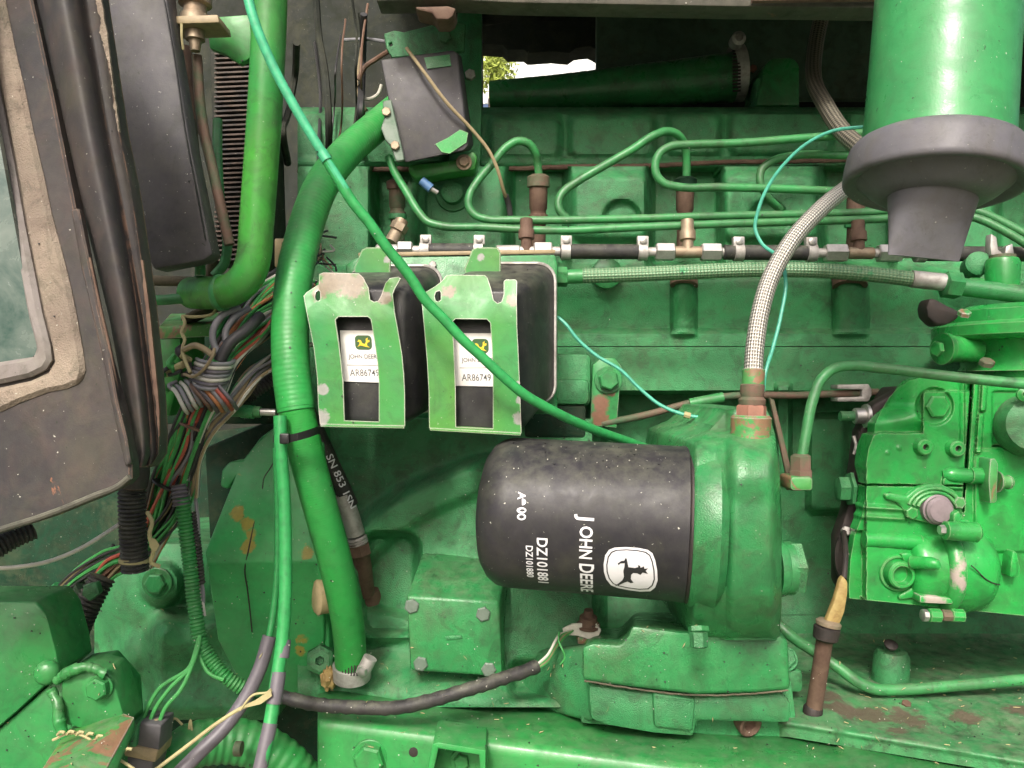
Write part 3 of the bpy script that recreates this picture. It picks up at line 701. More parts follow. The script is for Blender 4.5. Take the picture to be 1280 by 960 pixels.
# pad below with the mounting flange
obj('base', loft(poly([(728, 808), (742, 804), (775, 806), (785, 795), (790, 782), (850, 790), (975, 795), (985, 800), (988, 862), (940, 866), (870, 868), (800, 860), (728, 850)], .676), [P(740, 790, .86), P(752, 785, .86), P(775, 785, .86), P(785, 775, .86), P(795, 765, .86), P(850, 765, .86), P(960, 770, .86), P(968, 776, .86), P(970, 840, .86), P(935, 842, .86), P(870, 842, .86), P(800, 838, .86), P(740, 830, .86)], .004), 'green', hd)
obj('gasket', ptube([(730, 851, .676), (800, 862, .676), (870, 869, .675), (940, 867, .675), (985, 863, .675)], 1.1, 6, wob=.0003), 'wood_dirt', hd)
obj('pan_flange', prism(poly([(735, 856), (800, 865), (870, 872), (980, 868), (990, 880), (988, 905), (872, 902), (868, 922), (818, 918), (760, 908), (738, 900)], .690), .06, .004), 'green_cast', hd)
obj('pan_flange', prism(poly([(816, 866), (870, 874), (866, 915), (818, 909)], .685), .02, .003), 'green_cast', hd)
obj('pedestal', prism(poly([(726, 846), (990, 850), (1000, 930), (726, 905)], .712), .12, .003), 'green_cast', hd)
obj('side_web', loft([P(742, 806, .685), P(742, 905, .70), P(640, 878, .80), P(650, 815, .82)], [P(760, 800, .84), P(760, 880, .84), P(660, 860, .90), P(670, 810, .90)], .006), 'green_cast', hd)
ob = bolt(hd, 873, 785, .646, 13, 7, ax=(0, -.45, -1), mat='green')
obj('shank', lathe(P(873, 790, .640), Vector((0, -.2, -1)), [(0, px(11, .65)), (.011, px(11, .65)), (.012, px(9, .65))], 6), 'green_cast', ob)
bolt(hd, 981, 823, .745, 12, 8, ax=(0, -1, .5), mat='green_cast', washer=1.3)
pn = obj('pan_plug', lathe(P(937, 906, .706), Vector((.3, -1, -.25)), [(-.02, px(14, .7)), (-.003, px(16, .7)), (.002, px(15.5, .7)), (.003, px(13, .7)), (.001, px(8, .7)), (-.004, px(6, .7))], 24), 'rusty', hd)
obj('ear', prism(poly(rrect(968, 838, 1004, 866, 6), .742), .05, .003), 'green_sump', hd)
# ground strap stud left of the base
gs = thing('ground_stud', 'rusty stud and nut with a cable lug below the oil filter', 'stud', P(735, 790, .78))
obj('nut', lathe(P(735, 783, .765), Vector((.02, -.2, 1)), [(0, px(15, .765)), (.002, px(15, .765)), (.0025, px(12, .765)), (.010, px(11, .765)), (.011, px(7, .765)), (.017, px(5.5, .765))], 16), 'rusty', gs)
obj('lug', plate([(703, 786), (715, 780), (728, 779), (745, 779), (752, 788), (748, 796), (735, 799), (722, 795), (705, 794)], lambda x, y: .758, .003, bevel=.0006), 'wire_white', gs)
obj('pad', prism(poly([(722, 796), (748, 798), (751, 806), (722, 806)], .762), .06, .002), 'green_worn', gs)

# ------------------------------------------------------------------ braided steel oil hose and the pipe beside it
bh = thing('braided_hose', 'steel braided hose hanging from behind the dust cup to the filter housing', 'hose', P(940, 490, .66))
obj('upper_hose', ptube([(1034, -10, .98), (1019, 60, .96), (1017, 98, .93), (1032, 132, .88), (1056, 168, .83), (1082, 192, .79), (1092, 208, .77)], 10.5, 18), 'braid_old', bh)
obj('hose', ptube([(1100, 196, .77), (1086, 212, .765), (1062, 232, .74), (1025, 262, .71), (987, 305, .69), (963, 348, .68), (950, 392, .67), (943, 440, .662), (941, 480, .655)], 10.8, 18), 'braid_steel', bh)
obj('painted_end', ptube([(942, 462, .6545), (941, 490, .6525)], 13.8, 18, smooth=False), 'green_worn', bh)
dp = thing('oil_pipe', 'bent green oil pipe rising beside the filter housing towards the pump', 'pipe', P(1003, 612, .68))
obj('tube', ptube([(1001, 580, .68), (1007, 545, .682), (1016, 500, .685), (1026, 475, .688), (1042, 461, .69), (1065, 457, .692), (1100, 460, .69), (1200, 472, .68), (1300, 482, .668), (1480, 500, .66)], 6.6, 14), 'green_line', dp)
obj('union_nut', lathe(P(1001, 594, .68), Vector((0, 0, 1)), [(-.004, px(15, .68)), (.004, px(15, .68)), (.0045, px(13.5, .68)), (.016, px(13.5, .68)), (.018, px(9, .68))], 6, True, .4), 'rust_green', dp)
obj('elbow', prism(poly(rrect(988, 596, 1017, 614, 5), .668), .03, .003), 'green_worn', dp)
obj('stay', plate([(962, 497), (968, 500), (989, 585), (991, 612), (984, 613), (982, 588)], lambda x, y: .70, .004, bevel=.0006), 'rust_green', dp)

# ================================================================== relays
def Z6(pts): return [(370 + x / 3.69, 300 + y / 3.69) for x, y in pts]
mpz = thing('relay_mount', 'green backing plate holding the two black relay boxes', 'bracket', P(570, 515, .79))
obj('backing', prism(poly([(432, 330), (446, 322), (694, 318), (697, 330), (697, 512), (690, 518), (432, 516)], .778), .010, .002), 'green', mpz)
obj('ledge', prism([P(448, 321, .778), P(694, 317, .778), P(694, 317, .80), P(448, 321, .80)], .004, .001, Vector((0, 0, 1))), 'wire_tan', mpz)
for dx, nm in ((0, 0), (138, 1)):
    lug = [(446 + dx, 350), (442 + dx, 336), (452 + dx, 312), (458 + dx, 309), (484 + dx, 309), (488 + dx, 316), (488 + dx, 346)]
    obj('lug', plate(lug, lambda x, y: .742, .004, bevel=.0008), 'green_bracket', mpz)
bolt(mpz, 541, 331, .776, 5, 4, mat='zinc'); 
out_l = [(35, 258), (50, 240), (105, 205), (108, 158), (125, 150), (290, 154), (310, 172), (335, 222), (342, 275), (360, 285), (380, 280), (395, 250), (412, 200), (432, 176), (470, 170), (484, 176), (455, 228), (446, 250), (455, 330), (475, 440), (490, 530), (498, 620), (502, 700), (503, 858), (380, 856), (110, 850), (102, 760), (98, 640), (82, 500), (62, 400), (42, 300)]
hole_l = [(182, 368), (196, 354), (330, 354), (345, 366), (362, 470), (376, 570), (382, 660), (382, 838), (224, 832), (218, 660), (208, 560), (194, 450)]
out_r = [(578, 270), (588, 245), (640, 215), (672, 190), (690, 166), (705, 160), (870, 162), (884, 175), (900, 225), (912, 278), (930, 292), (948, 284), (958, 250), (958, 190), (968, 182), (1012, 182), (1020, 190), (1018, 280), (1020, 400), (1026, 520), (1034, 700), (1040, 892), (910, 884), (738, 876), (614, 868), (612, 700), (604, 560), (594, 440)]
hole_r = [(722, 378), (735, 364), (880, 366), (896, 382), (904, 500), (908, 640), (908, 870), (738, 862), (736, 680), (730, 520)]
DF = lambda x, y: .672 + .012 * (max(0, (400 - y)) / 60) ** 1.6 + .00002 * (y - 400)
slotl = [(88, 262), (92, 240), (104, 232), (112, 240), (112, 275), (100, 282), (90, 276)]
slotr = [(640, 258), (645, 240), (660, 234), (668, 242), (668, 275), (655, 285), (643, 278)]
specs = [('left', out_l, hole_l, slotl, (402, 350, 506, 530), (440, 334, 550, 512), (202, 417, 352, 418, 383, 658, 218, 652), 0),
         ('right', out_r, hole_r, slotr, (548, 352, 644, 540), (586, 331, 692, 502), (728, 430, 902, 430, 914, 676, 736, 672), 1)]
for side, ou, ho, sl_, fr, bk, lab, i in specs:
    txt = ['left of the pair, nearer the thick hose', 'right of the pair, crossed by the green cable'][i]
    rb = thing('relay_box', 'black relay box with a white label, ' + txt, 'relay', P((fr[0] + fr[2]) / 2, fr[3], .72), 'relay boxes under slotted green brackets')
    a = poly(rrect(fr[0] + 2, fr[1] + 12, fr[2], fr[3] - 3, 8), .689); mid_ = poly(rrect(fr[0], fr[1] + 2, fr[2] + 16, fr[3] - 3, 14), .702); b = poly(rrect(*bk, 20), .766)
    bmx = bmesh.new(); rings = [[bmx.verts.new(p) for p in rr] for rr in (a, mid_, b, [p + Vector((0, .008, 0)) for p in b])]
    n = len(a)
    for u, v in zip(rings, rings[1:]):
        for q in range(n): bmx.faces.new((u[q], v[q], v[(q + 1) % n], u[(q + 1) % n]))
    bmx.faces.new(rings[0]); bmx.faces.new(list(reversed(rings[-1])))
    body = obj('case', bev(bmx, .002, 2, 30), 'cover_black', rb)
    ring = poly(rrect(bk[0] - 2, bk[1] - 2, bk[2] + 2, bk[3] + 2, 22), .767)
    obj('rim', tube(ring + [ring[0]], .0016, 6, smooth=False), 'zinc', rb)
    LP = Z6([(lab[0], lab[1]), (lab[2], lab[3]), (lab[4], lab[5]), (lab[6], lab[7])])
    ld = .6875
    lb = obj('label_sticker', prism(poly([LP[0], (LP[1][0] + 5, LP[1][1]), (LP[2][0] + 5, LP[2][1]), LP[3]], ld), .0008, 0), 'label_white', rb)
    ux = Vector((LP[1][0] - LP[0][0], LP[1][1] - LP[0][1])).normalized(); vy = Vector((LP[3][0] - LP[0][0], LP[3][1] - LP[0][1])).normalized()
    def on_label(u, v, lift=.0003):
        q = Vector(LP[0]) + ux * u - vy * v; return P(q.x, q.y, ld - lift)
    c0 = (29, -15) if i == 0 else (33, -16)
    flat('badge', rrect(c0[0] - 11, c0[1] - 9, c0[0] + 10, c0[1] + 9, 5), lambda u, v: on_label(u, v, .0003), 'logo_green', lb)
    st_ = [(-9, 1), (-7, 4), (-4, 3), (-2, -1), (1, -2), (3, 1), (3, 5), (6, 7), (5, 3), (8, 4), (8, 1), (5, 0), (4, -4), (8, -7), (3, -6), (-1, -5), (-5, -4), (-9, -6), (-6, -2), (-6, 1)]
    flat('badge_stag', [(c0[0] + x * .9, c0[1] + y * .9) for x, y in st_], lambda u, v: on_label(u, v, .0006), 'logo_yellow', lb)
    letters('lettering', 'JOHN DEERE', 7.6, lambda u, v: on_label(u * .88 + 9, v - (35 if i == 0 else 36), .0004), 'print_grey', lb, .012, sub=0)
    letters('lettering', 'AR86749', 12.2, lambda u, v: on_label(u * .80 + (9 if i == 0 else 8), v - (57 if i == 0 else 59.5), .0004), 'print_grey', lb, .004, sub=0)
    flat('rule', [(6, -43), (45, -43), (45, -43.6), (6, -43.6)], lambda u, v: on_label(u, v, .0003), 'print_grey', lb)
    bk_ = thing('relay_bracket', 'slotted green sheet bracket with bare worn edges, ' + ['left one with a brown scuffed top', 'right one crossed by the green cable'][i], 'bracket', P((fr[0] + fr[2]) / 2, fr[3], .676), 'slotted green relay brackets')
    obj('face', plate(Z6(ou), DF, .0028, [Z6(ho), Z6(sl_)], .0006), 'green_bracket', bk_)
    bx = Z6([ou[-2], ou[-1]])
    y0 = fr[3] + 2
    obj('foot', prism([P(400.5 if i == 0 else 537, 530 if i == 0 else 534.5, .6746), P(505.5 if i == 0 else 651, 532 if i == 0 else 541, .6746), P(fr[2] + 4, y0 - 26, .775), P(fr[0] + 20, y0 - 26, .775)], .0025, .0006, Vector((0, 0, -1))), 'green_bracket', bk_)

# ================================================================== injectors, injector pipes, leak-off rail
def injector(cx, top, bot, d, r, label, m1='rust_green', m2='rusty', tilt=0):
    t = thing('injector', label, 'injector', P(cx, bot, d + .04), 'fuel injectors along the cylinder head')
    ax = Vector((tilt, .12, -1)).normalized(); o = P(cx, top, d); H = (bot - top) * d / F; rr = px(r, d)
    obj('union_nut', lathe(o, ax, [(0, rr * .62), (.003, rr), (H * .16, rr), (H * .17, rr * .93)], 12), m1, t)
    obj('holder', lathe(o, ax, [(H * .15, rr * .8), (H * .45, rr * .78), (H * .47, rr * .68), (H * .52, rr * .68), (H * .53, rr * .84), (H * .62, rr * .84), (H * .63, rr * .66), (H, rr * .66)], 18), m2, t)
    obj('lock_ring', lathe(o, ax, [(H * .56, rr * .86), (H * .57, rr * .9), (H * .64, rr * .9), (H * .65, rr * .85)], 18), 'green_cast', t)
    return t
injector(673, 218, 312, .885, 14.5, 'rusty fuel injector with bright worn nut, second from the left')
injector(857, 221, 312, .895, 14, 'dark rusty fuel injector behind the looped green pipe, third from the left', 'green_in_shade')
injector(496, 224, 300, .895, 13, 'grimy fuel injector under the black module, leftmost of the row', 'rusty', 'rust_green')
injector(1071, 232, 312, .895, 14, 'rusty fuel injector half hidden by the braided hose and dust cup', 'rusty')
bt = thing('brass_elbow', 'tarnished brass elbow fitting beside the leftmost injector', 'fitting', P(490, 305, .86))
obj('stem', ptube([(502, 276, .862), (497, 288, .858), (488, 304, .85)], 8.5, 14), 'brass', bt)
obj('nut', lathe(P(499, 284, .856), Vector((-.5, -.1, -1)), [(-.004, px(11, .856)), (.004, px(11, .856))], 6), 'brass', bt)
def line(label, pts, r=5.2, mat='green_line'):
    t = tag(obj('injector_pipe', ptube(pts, r, 12), mat), label, 'pipe', 'green injector pipes')
    return t
line('green injector pipe sloping down from the black module to the lower rail', [(486, 196, .87), (492, 212, .865), (508, 240, .855), (524, 266, .85), (534, 277, .848), (550, 282, .846), (600, 284, .845), (690, 288, .843), (800, 284, .842), (900, 280, .842), (1000, 277, .842), (1110, 273, .842), (1180, 268, .84), (1218, 272, .83), (1256, 289, .82), (1300, 318, .81), (1360, 380, .80), (1390, 440, .80)])
line('green injector pipe hooked over the second injector with a round bend', [(674, 222, .888), (672, 205, .884), (669, 190, .876), (660, 179, .870), (648, 176, .868), (634, 183, .866), (616, 204, .862), (596, 228, .858), (587, 244, .855), (586, 258, .854), (594, 269, .853), (608, 274, .852), (640, 275, .851), (760, 274, .85), (900, 270, .85), (1000, 268, .85), (1110, 264, .85), (1190, 258, .848), (1222, 264, .838), (1258, 280, .83), (1300, 304, .82), (1370, 365, .81), (1405, 440, .81)])
line('green injector pipe running diagonally up to the third injector', [(858, 226, .898), (858, 200, .893), (856, 182, .885), (848, 169, .875), (834, 164, .868), (820, 168, .864), (790, 187, .862), (750, 210, .861), (720, 228, .86), (704, 240, .859), (698, 252, .858), (700, 264, .857), (708, 272, .858)])
line('green injector pipe making a wide U turn left of the dust cup', [(1120, 160, .86), (1060, 168, .86), (1000, 173, .858), (920, 179, .856), (860, 181, .854), (838, 183, .853), (825, 191, .852), (819, 205, .852), (821, 219, .852), (830, 229, .852), (845, 233, .852), (900, 234, .852), (1000, 237, .854), (1060, 240, .856), (1120, 244, .858)])
line('green injector pipe with a small U turn just left of the dust cup', [(1130, 190, .88), (1060, 194, .88), (990, 195, .879), (966, 201, .878), (952, 212, .877), (950, 226, .876), (958, 244, .878), (975, 262, .89)], 5.0)
lo = thing('leak_off_rail', 'row of black hose pieces and silver tee fittings below the injector pipes', 'fuel line', P(880, 330, .83))
def seg(nm, x0, x1, y0, y1, r, mat, n=16, hexa=False, d=.832, phase=.52):
    a, b = P(x0, y0, d), P(x1, y1, d); L = (b - a).length; rr = px(r, d); c = min(.0012, rr * .2)
    obj(nm, lathe(a, b - a, [(0, rr - c), (c, rr), (L - c, rr), (L, rr - c)], 6 if hexa else n, True, phase if hexa else 0), mat, lo, 30)
yl = lambda x: 313 + (x - 500) * .006
for x0, x1 in ((536, 602), (700, 806), (904, 1012), (1148, 1420)): seg('hose_piece', x0, x1, yl(x0), yl(x1), 9.5, 'rubber')
for x0, x1 in ((470, 500), (620, 650), (842, 878), (1058, 1092)): seg('tee_body', x0, x1, yl(x0), yl(x1), 7.5, 'zinc' if x0 < 800 else 'brass')
for x0, x1 in ((497, 516), (667, 690), (819, 843), (876, 901), (1031, 1058), (1097, 1126)): seg('hex_nut', x0, x1, yl(x0), yl(x1), 11.5, 'steel', hexa=True)
for x0, x1 in ((514, 537), (646, 668), (688, 703), (806, 820), (899, 908), (1010, 1033), (1090, 1100), (1124, 1150)): seg('barb', x0, x1, yl(x0), yl(x1), 6, 'zinc')
for x in (531, 598, 707, 803, 923, 1014, 1150):
    hh = obj('hose_clamp', lathe(P(x - 6, yl(x), .832), Vector((1, 0, 0)), [(0, px(10.4, .832)), (.0004, px(11.2, .832)), (px(12, .832) - .0004, px(11.2, .832)), (px(12, .832), px(10.4, .832))], 22), 'zinc', lo)
    obj('clamp_ear', prism(poly([(x - 6, yl(x) - 8), (x - 6, yl(x) - 20), (x + 8, yl(x) - 20), (x + 8, yl(x) - 8)], .826), .008, .0008), 'zinc', hh)
    obj('clamp_screw', lathe(P(x + 1, yl(x) - 14, .826), Vector((0, -1, 0)), [(0, px(4.5, .826)), (.002, px(4.5, .826)), (.0026, px(3, .826))], 12), 'steel', hh)
for x in (658, 860, 1074):
    seg_o = obj('tee_stem', lathe(P(x, yl(x), .832), Vector((0, .1, 1)), [(0, px(7, .832)), (.012, px(7, .832)), (.013, px(10, .832)), (.022, px(10, .832)), (.024, px(8, .832)), (.034, px(8, .832))], 14), 'rusty' if x != 860 else 'brass', lo)
gb = thing('fuel_hose', 'green painted braided fuel hose running level across the cylinder head', 'hose', P(940, 345, .80))
obj('hose', ptube([(728, 345, .81), (790, 343, .808), (860, 340, .806), (940, 337, .804), (1020, 338, .80), (1090, 343, .796), (1142, 349, .792)], 9.5, 16), 'braid_green', gb)
obj('end_sleeve', ptube([(705, 346, .811), (737, 345, .81)], 9.0, 16, smooth=False), 'green_line', gb)
obj('union_nut', lathe(P(695, 346, .812), Vector((1, 0, 0)), [(0, px(8, .81)), (.001, px(12.5, .81)), (.011, px(12.5, .81)), (.012, px(9, .81))], 6, True, .2), 'green', gb)
obj('end_sleeve', ptube([(1139, 348.6, .792), (1181, 353, .789)], 11, 16, smooth=False), 'zinc', gb)
obj('union_nut', lathe(P(1178, 355, .789), Vector((1, 0, -.12)), [(0, px(12, .79)), (.002, px(17, .79)), (.016, px(17, .79)), (.018, px(12, .79))], 6, True, .4), 'green', gb)
obj('pipe_end', ptube([(1196, 358, .788), (1230, 362, .784), (1300, 371, .775), (1500, 392, .76)], 11.5, 16), 'green', gb)
# thin teal wires
tw = thing('teal_wire', 'thin pale teal wire looping down from the dust cup to the filter housing', 'wire', P(948, 480, .70))
obj('strand', ptube([(1110, 157, .70), (1075, 159, .71), (1040, 164, .72), (1005, 182, .73), (985, 200, .735), (962, 230, .74), (948, 262, .74), (944, 286, .74), (952, 304, .735), (976, 324, .72), (982, 350, .71), (976, 395, .70), (966, 435, .69), (956, 470, .68), (954, 490, .68)], 2.3, 8), 'wire_teal', tw)
tv = thing('thin_wire', 'thin light green wire curving from the relay plate to the filter housing', 'wire', P(895, 521, .76))
obj('strand', ptube([(697, 396, .785), (706, 404, .782), (722, 424, .78), (745, 444, .778), (775, 462, .775), (800, 486, .772), (825, 506, .768), (848, 516, .765), (870, 521, .762), (897, 521, .76)], 2.2, 8), 'wire_teal', tv)
obj('joint', ptube([(855, 518, .763), (863, 520, .762)], 4, 8), 'straw', tv)
# ================================================================== injection pump
pu = thing('injection_pump', 'bright green fuel injection pump with many bosses and bolts', 'fuel pump', P(1180, 770, .76))
PL = [(472, 1150), (476, 1136), (484, 1124), (496, 1112), (512, 1102), (530, 1094), (541, 1093), (545, 1092), (560, 1086), (580, 1083), (605, 1081), (630, 1080), (645, 1078), (670, 1068), (700, 1063), (735, 1061), (748, 1062)]
def groove(s, w=1.6): return bump(abs(s) - w, .8)
def d_pump(x, y):
    d = .742
    xs = 1214 - (y - 484) * .068                                    # the vertical parting line
    left = x < xs
    if left:
        c1 = min(sdbox(x, y, 1082 + max(0, 560 - y) * .3, 541, 1400, 900, 12), sdbox(x, y, 1153, 489, 1400, 560, 6))
        d -= .010 * bump(c1, .9)
        # rear bell, falling away to the left, with its level ridge
        if c1 > -2:
            d += .022 * sstep(1150, 1096, x) * sstep(541, 500, y) * bump(-c1 - 0, 3) if c1 > 0 else 0
            d -= .007 * bump(abs(y - 522) - 10, 9) * (1 if c1 > 0 else 0)
        d += .009 * groove(y - 606 - (x - 1080) * .012, .8) * (1 if x > 1078 else 0)
        d += .005 * bump(sdbox(x, y, 1000, 664, 1079, 780, 2), 1.5)
        d += .004 * bump(math.hypot(x - 1168, y - 508) - 23, 2.0)
        for yy, r in ((634, 5), (646, 5)): d -= .0035 * bump(abs(y - yy - (x - 1080) * .06) - r * .5, r * .6) * bump(x - 1132, 4)
        d -= .004 * bump(sdbox(x, y, 1178, 594, 1260, 612, 8) , 2)
        d -= .0015 * bump(math.hypot(x - 1110, y - 566) - 2, 2) + .0015 * bump(math.hypot(x - 1124, y - 560) - 2.5, 2)
        d += .003 * bump(sdbox(x, y, 1200, 470, 1206, 560, 1), 1.2)
    else:
        d -= .007
        d -= .008 * bump(sdbox(x, y, xs + 2, 470, xs + 9, 590, 2), 1.2)
        d -= .006 * bump(sdbox(x, y, xs + 13, 478, xs + 20, 514, 2), 1.2)
        d -= .005 * bump(sdbox(x, y, xs + 11, 517, xs + 18, 566, 2), 1.2)
        d += .003 * bump(sdbox(x, y, 1240, 489, 1400, 556, 4), 1.6)
        d += .008 * groove(y - 557.5, .8) * (1 if x > 1240 else 0)
        d -= .003 * bump(sdbox(x, y, 1218, 562, 1400, 690, 5), 2)
        d += .005 * sstep(1262, 1300, x) * sstep(600, 640, y)
    d += .012 * groove(x - xs, .9) * (1 if y < 640 else 0)
    return d
obj('main_casting', relief2(472, 748, 250, 330, lambda y: ptab(PL, y), lambda y: 1480.0, d_pump, .757, .10), 'green_pump', pu, 38)
obj('rear_casting', prism(poly([(1150, 500), (1160, 484), (1470, 474), (1470, 785), (1180, 758), (1120, 740), (1120, 640), (1130, 560)], .757), .10, .004), 'dark_iron', pu)
# recess arc and big bolt
bolt(pu, 1169, 508, .738, 15, 11, mat='green_pump', phase=.52)
bolt(pu, 1150, 521, .745, 6.5, 7, ax=(-.5, -1, 0), mat='steel')
for x, y in ((1151, 558), (1191, 560)):
    obj('ring_boss', lathe(P(x, y, .734), Vector((0, -1, 0)), [(-.004, px(12, .72)), (.002, px(12, .72)), (.004, px(10.5, .72)), (.0085, px(10, .72)), (.0095, px(8.5, .72)), (.0095, px(4, .72)), (.004, px(3.4, .72)), (.003, px(.5, .72))], 24), 'green_pump', pu)
    obj('hole', lathe(P(x, y, .734), Vector((0, -1, 0)), [(.0048, px(3.2, .72)), (.0052, px(3.2, .72))], 14), 'dark_iron', pu)
# throttle shaft with lever
o = obj('throttle_shaft', tube([P(1178, 593, .732), P(1184, 593, .731), P(1200, 594, .730), P(1236, 596, .729)], lambda t, s: px(9.5, .717) * min(1, .55 + s * 90), 16), 'green_pump', pu)
obj('shaft_collar', lathe(P(1212, 594.5, .729), Vector((1, 0, -.03)), [(0, px(10.8, .716)), (.018, px(10.8, .716))], 18), 'green_pump', pu)
obj('throttle_lever', prism(poly([(1238, 574), (1244, 573), (1248, 580), (1246, 628), (1238, 629), (1236, 600)], .715), .025, .001), 'green_worn', pu)
obj('lever_stud', lathe(P(1246, 602, .722), Vector((1, 0, -.05)), [(0, px(14, .7)), (.002, px(13, .7)), (.0035, px(9, .7)), (.008, px(8, .7)), (.010, px(9.5, .7)), (.0125, px(8, .7))], 16), 'green_worn', pu)
# eye-shaped flange with the purple plug
fl = [(1106, 618), (1112, 616), (1134, 620), (1146, 610), (1160, 605), (1178, 605), (1192, 612), (1204, 626), (1204, 636), (1194, 648), (1170, 656), (1150, 652), (1136, 648), (1128, 636), (1124, 629), (1108, 624)]
obj('eye_flange', prism(poly(fl, .727), .012, .003), 'green_pump', pu)
for k, rr in ((0, 33), (1, 27), (2, 21)):
    o = P(1168, 636, .714); pts = [P(1168 + rr * math.cos(R(a)), 637 + rr * .8 * math.sin(R(a)), .726 - .0015 * k) for a in range(-165, -15, 12)]
    obj('ridge', tube(pts, .0016, 8), 'green_pump', pu)
obj('cover_plug', lathe(P(1168, 636, .727), Vector((0, -1, 0)), [(0, px(19, .716)), (.006, px(19, .716)), (.007, px(17, .716)), (.010, px(17, .716)), (.0125, px(14, .716)), (.0132, px(6, .716))], 32), 'plug_purple', pu)
bolt(pu, 1139, 641, .726, 8, 5, mat='green_pump', phase=.1)
bolt(pu, 1198, 628, .726, 8, 6, mat='green_worn', phase=.4)
obj('oil_gallery', ptube([(1080, 674, .736), (1110, 675, .735), (1150, 678, .734)], 10, 16, smooth=False), 'green_pump', pu)
# ring port
obj('port_boss', lathe(P(1119, 715, .736), Vector((0, -1, 0)), [(-.004, px(25, .725)), (.003, px(25, .725)), (.006, px(22, .725)), (.006, px(20, .725)), (.003, px(19, .725)), (.006, px(17.5, .725)), (.013, px(17, .725)), (.0145, px(15, .725)), (.0145, px(12, .725)), (.007, px(10.5, .725)), (.0065, px(1, .725))], 32), 'green_pump', pu)
obj('port_ear', prism(poly([(1126, 692), (1138, 690), (1146, 697), (1142, 706), (1132, 706)], .728), .02, .002), 'green_pump', pu)
obj('port_ear', prism(poly([(1124, 744), (1146, 732), (1150, 738), (1144, 748), (1124, 750)], .728), .02, .002), 'green_pump', pu)
# distributor head: cylinder, clamp band, dome
dax = Vector((1, 0, -.02)); do = P(1127, 706, .752); u = lambda v: px(v, .752)
obj('head_cylinder', lathe(do, dax, [(u(-2), u(40)), (u(2), u(46)), (u(10), u(49)), (u(36), u(50))], 48), 'green_pump', pu)
obj('head_dome', lathe(do, dax, [(u(48), u(55)), (u(68), u(57)), (u(84), u(54)), (u(95), u(47)), (u(103), u(35)), (u(107), u(20)), (u(108), u(4))], 48), 'green_pump', pu)
obj('clamp_band', lathe(do, dax, [(u(33), u(52)), (u(34), u(56)), (u(39), u(60)), (u(46), u(60)), (u(50), u(57)), (u(51), u(50))], 48), 'band_worn', pu)
obj('clamp_boss', lathe(P(1180, 663, .706), Vector((1, 0, -.06)), [(0, px(8, .69)), (.001, px(12, .69)), (px(44, .69) - .002, px(13, .69)), (px(46, .69), px(8, .69))], 24), 'green_pump', pu)
obj('clamp_screw', lathe(P(1174, 662, .706), Vector((1, 0, -.06)), [(0, px(6, .69)), (.006, px(7, .69))], 6), 'steel', pu)
obj('clamp_tab', prism(poly([(1192, 642), (1200, 638), (1203, 650), (1212, 650), (1214, 657), (1192, 657)], .708), .02, .002), 'green_pump', pu)
obj('bleed_rod', tube([P(1140, 703, .722), P(1158, 704, .712), P(1170, 706, .706), P(1175, 711, .704)], lambda t, s: px(8.5 * (1 - .75 * max(0, t - .6) / .4), .69), 14), 'green_pump', pu)
obj('foot_pad', prism(poly([(1150, 744), (1192, 748), (1192, 756), (1150, 754)], .715), .03, .002), 'band_worn', pu)
for x0, x1, r, m in ((1152, 1160, 8, 'steel'), (1160, 1176, 9, 'green_pump'), (1176, 1190, 7.5, 'rust_green'), (1188, 1205, 8.5, 'green_pump')):
    obj('drain_bolt', lathe(P(x0, 769, .72), Vector((1, 0, -.04)), [(0, px(r * .8, .7)), (.0008, px(r, .7)), (px(x1 - x0, .7) - .0008, px(r, .7)), (px(x1 - x0, .7), px(r * .8, .7))], 8), m, pu)
obj('paint_run', ptube([(1214, 707, .7075), (1220, 712, .7076), (1230, 722, .7085), (1245, 730, .7125), (1250, 731, .715)], .8, 5), 'dark_iron', pu)
obj('side_nub', prism(poly([(1266, 688), (1272, 690), (1277, 712), (1275, 722), (1262, 722), (1264, 702)], .722), .03, .003), 'green_pump', pu)
# dark solenoid at the right edge
obj('solenoid', lathe(P(1288, 532, .722), Vector((-.35, -1, .1)), [(-.01, px(40, .72)), (.012, px(38, .72)), (.02, px(33, .72)), (.022, px(20, .72))], 32), 'green_sump', pu)
obj('terminal', lathe(P(1279, 493, .705), Vector((-.2, -1, 0)), [(0, px(9, .7)), (.004, px(9, .7)), (.006, px(4, .7)), (.002, px(3, .7))], 16), 'green_pump', pu)
# mounting flange at the left: black gasket, bolts
pf = thing('pump_flange', 'black oily mounting flange with bolts between pump and engine', 'flange', P(1055, 740, .80))
obj('gasket_plate', prism(poly([(1130, 484), (1150, 490), (1150, 700), (1066, 742), (1056, 745), (1047, 728), (1047, 672), (1058, 640), (1066, 600), (1074, 540), (1092, 505)], .777), .02, .004), 'dark_iron', pf)
obj('flange_ear', lathe(P(1054, 695, .772), Vector((-.6, -1, 0)), [(-.02, px(32, .77)), (.002, px(31, .77)), (.005, px(25, .77))], 28, sx=.35), 'dark_iron', pf)
obj('stud', lathe(P(1050, 520, .775), Vector((1, 0, 0)), [(0, px(6, .775)), (.012, px(6, .775)), (.02, px(6, .775))], 12), 'green_cast', pf)
obj('stud_nut', lathe(P(1067, 520, .775), Vector((1, 0, 0)), [(0, px(8, .775)), (.001, px(10, .775)), (.010, px(10, .775)), (.0105, px(15, .775)), (.0135, px(15, .775)), (.0145, px(9, .775))], 12), 'steel', pf)
obj('stud_nut', lathe(P(1046, 611, .77), Vector((1, -.1, 0)), [(0, px(13, .77)), (.001, px(16, .77)), (.010, px(16, .77)), (.011, px(22, .77)), (.014, px(22, .77))], 6, True, .3), 'green_cast', pf)
obj('lock_wire', ptube([(1067, 545, .77), (1070, 558, .768), (1067, 568, .768)], 2.2, 8), 'zinc', pf)
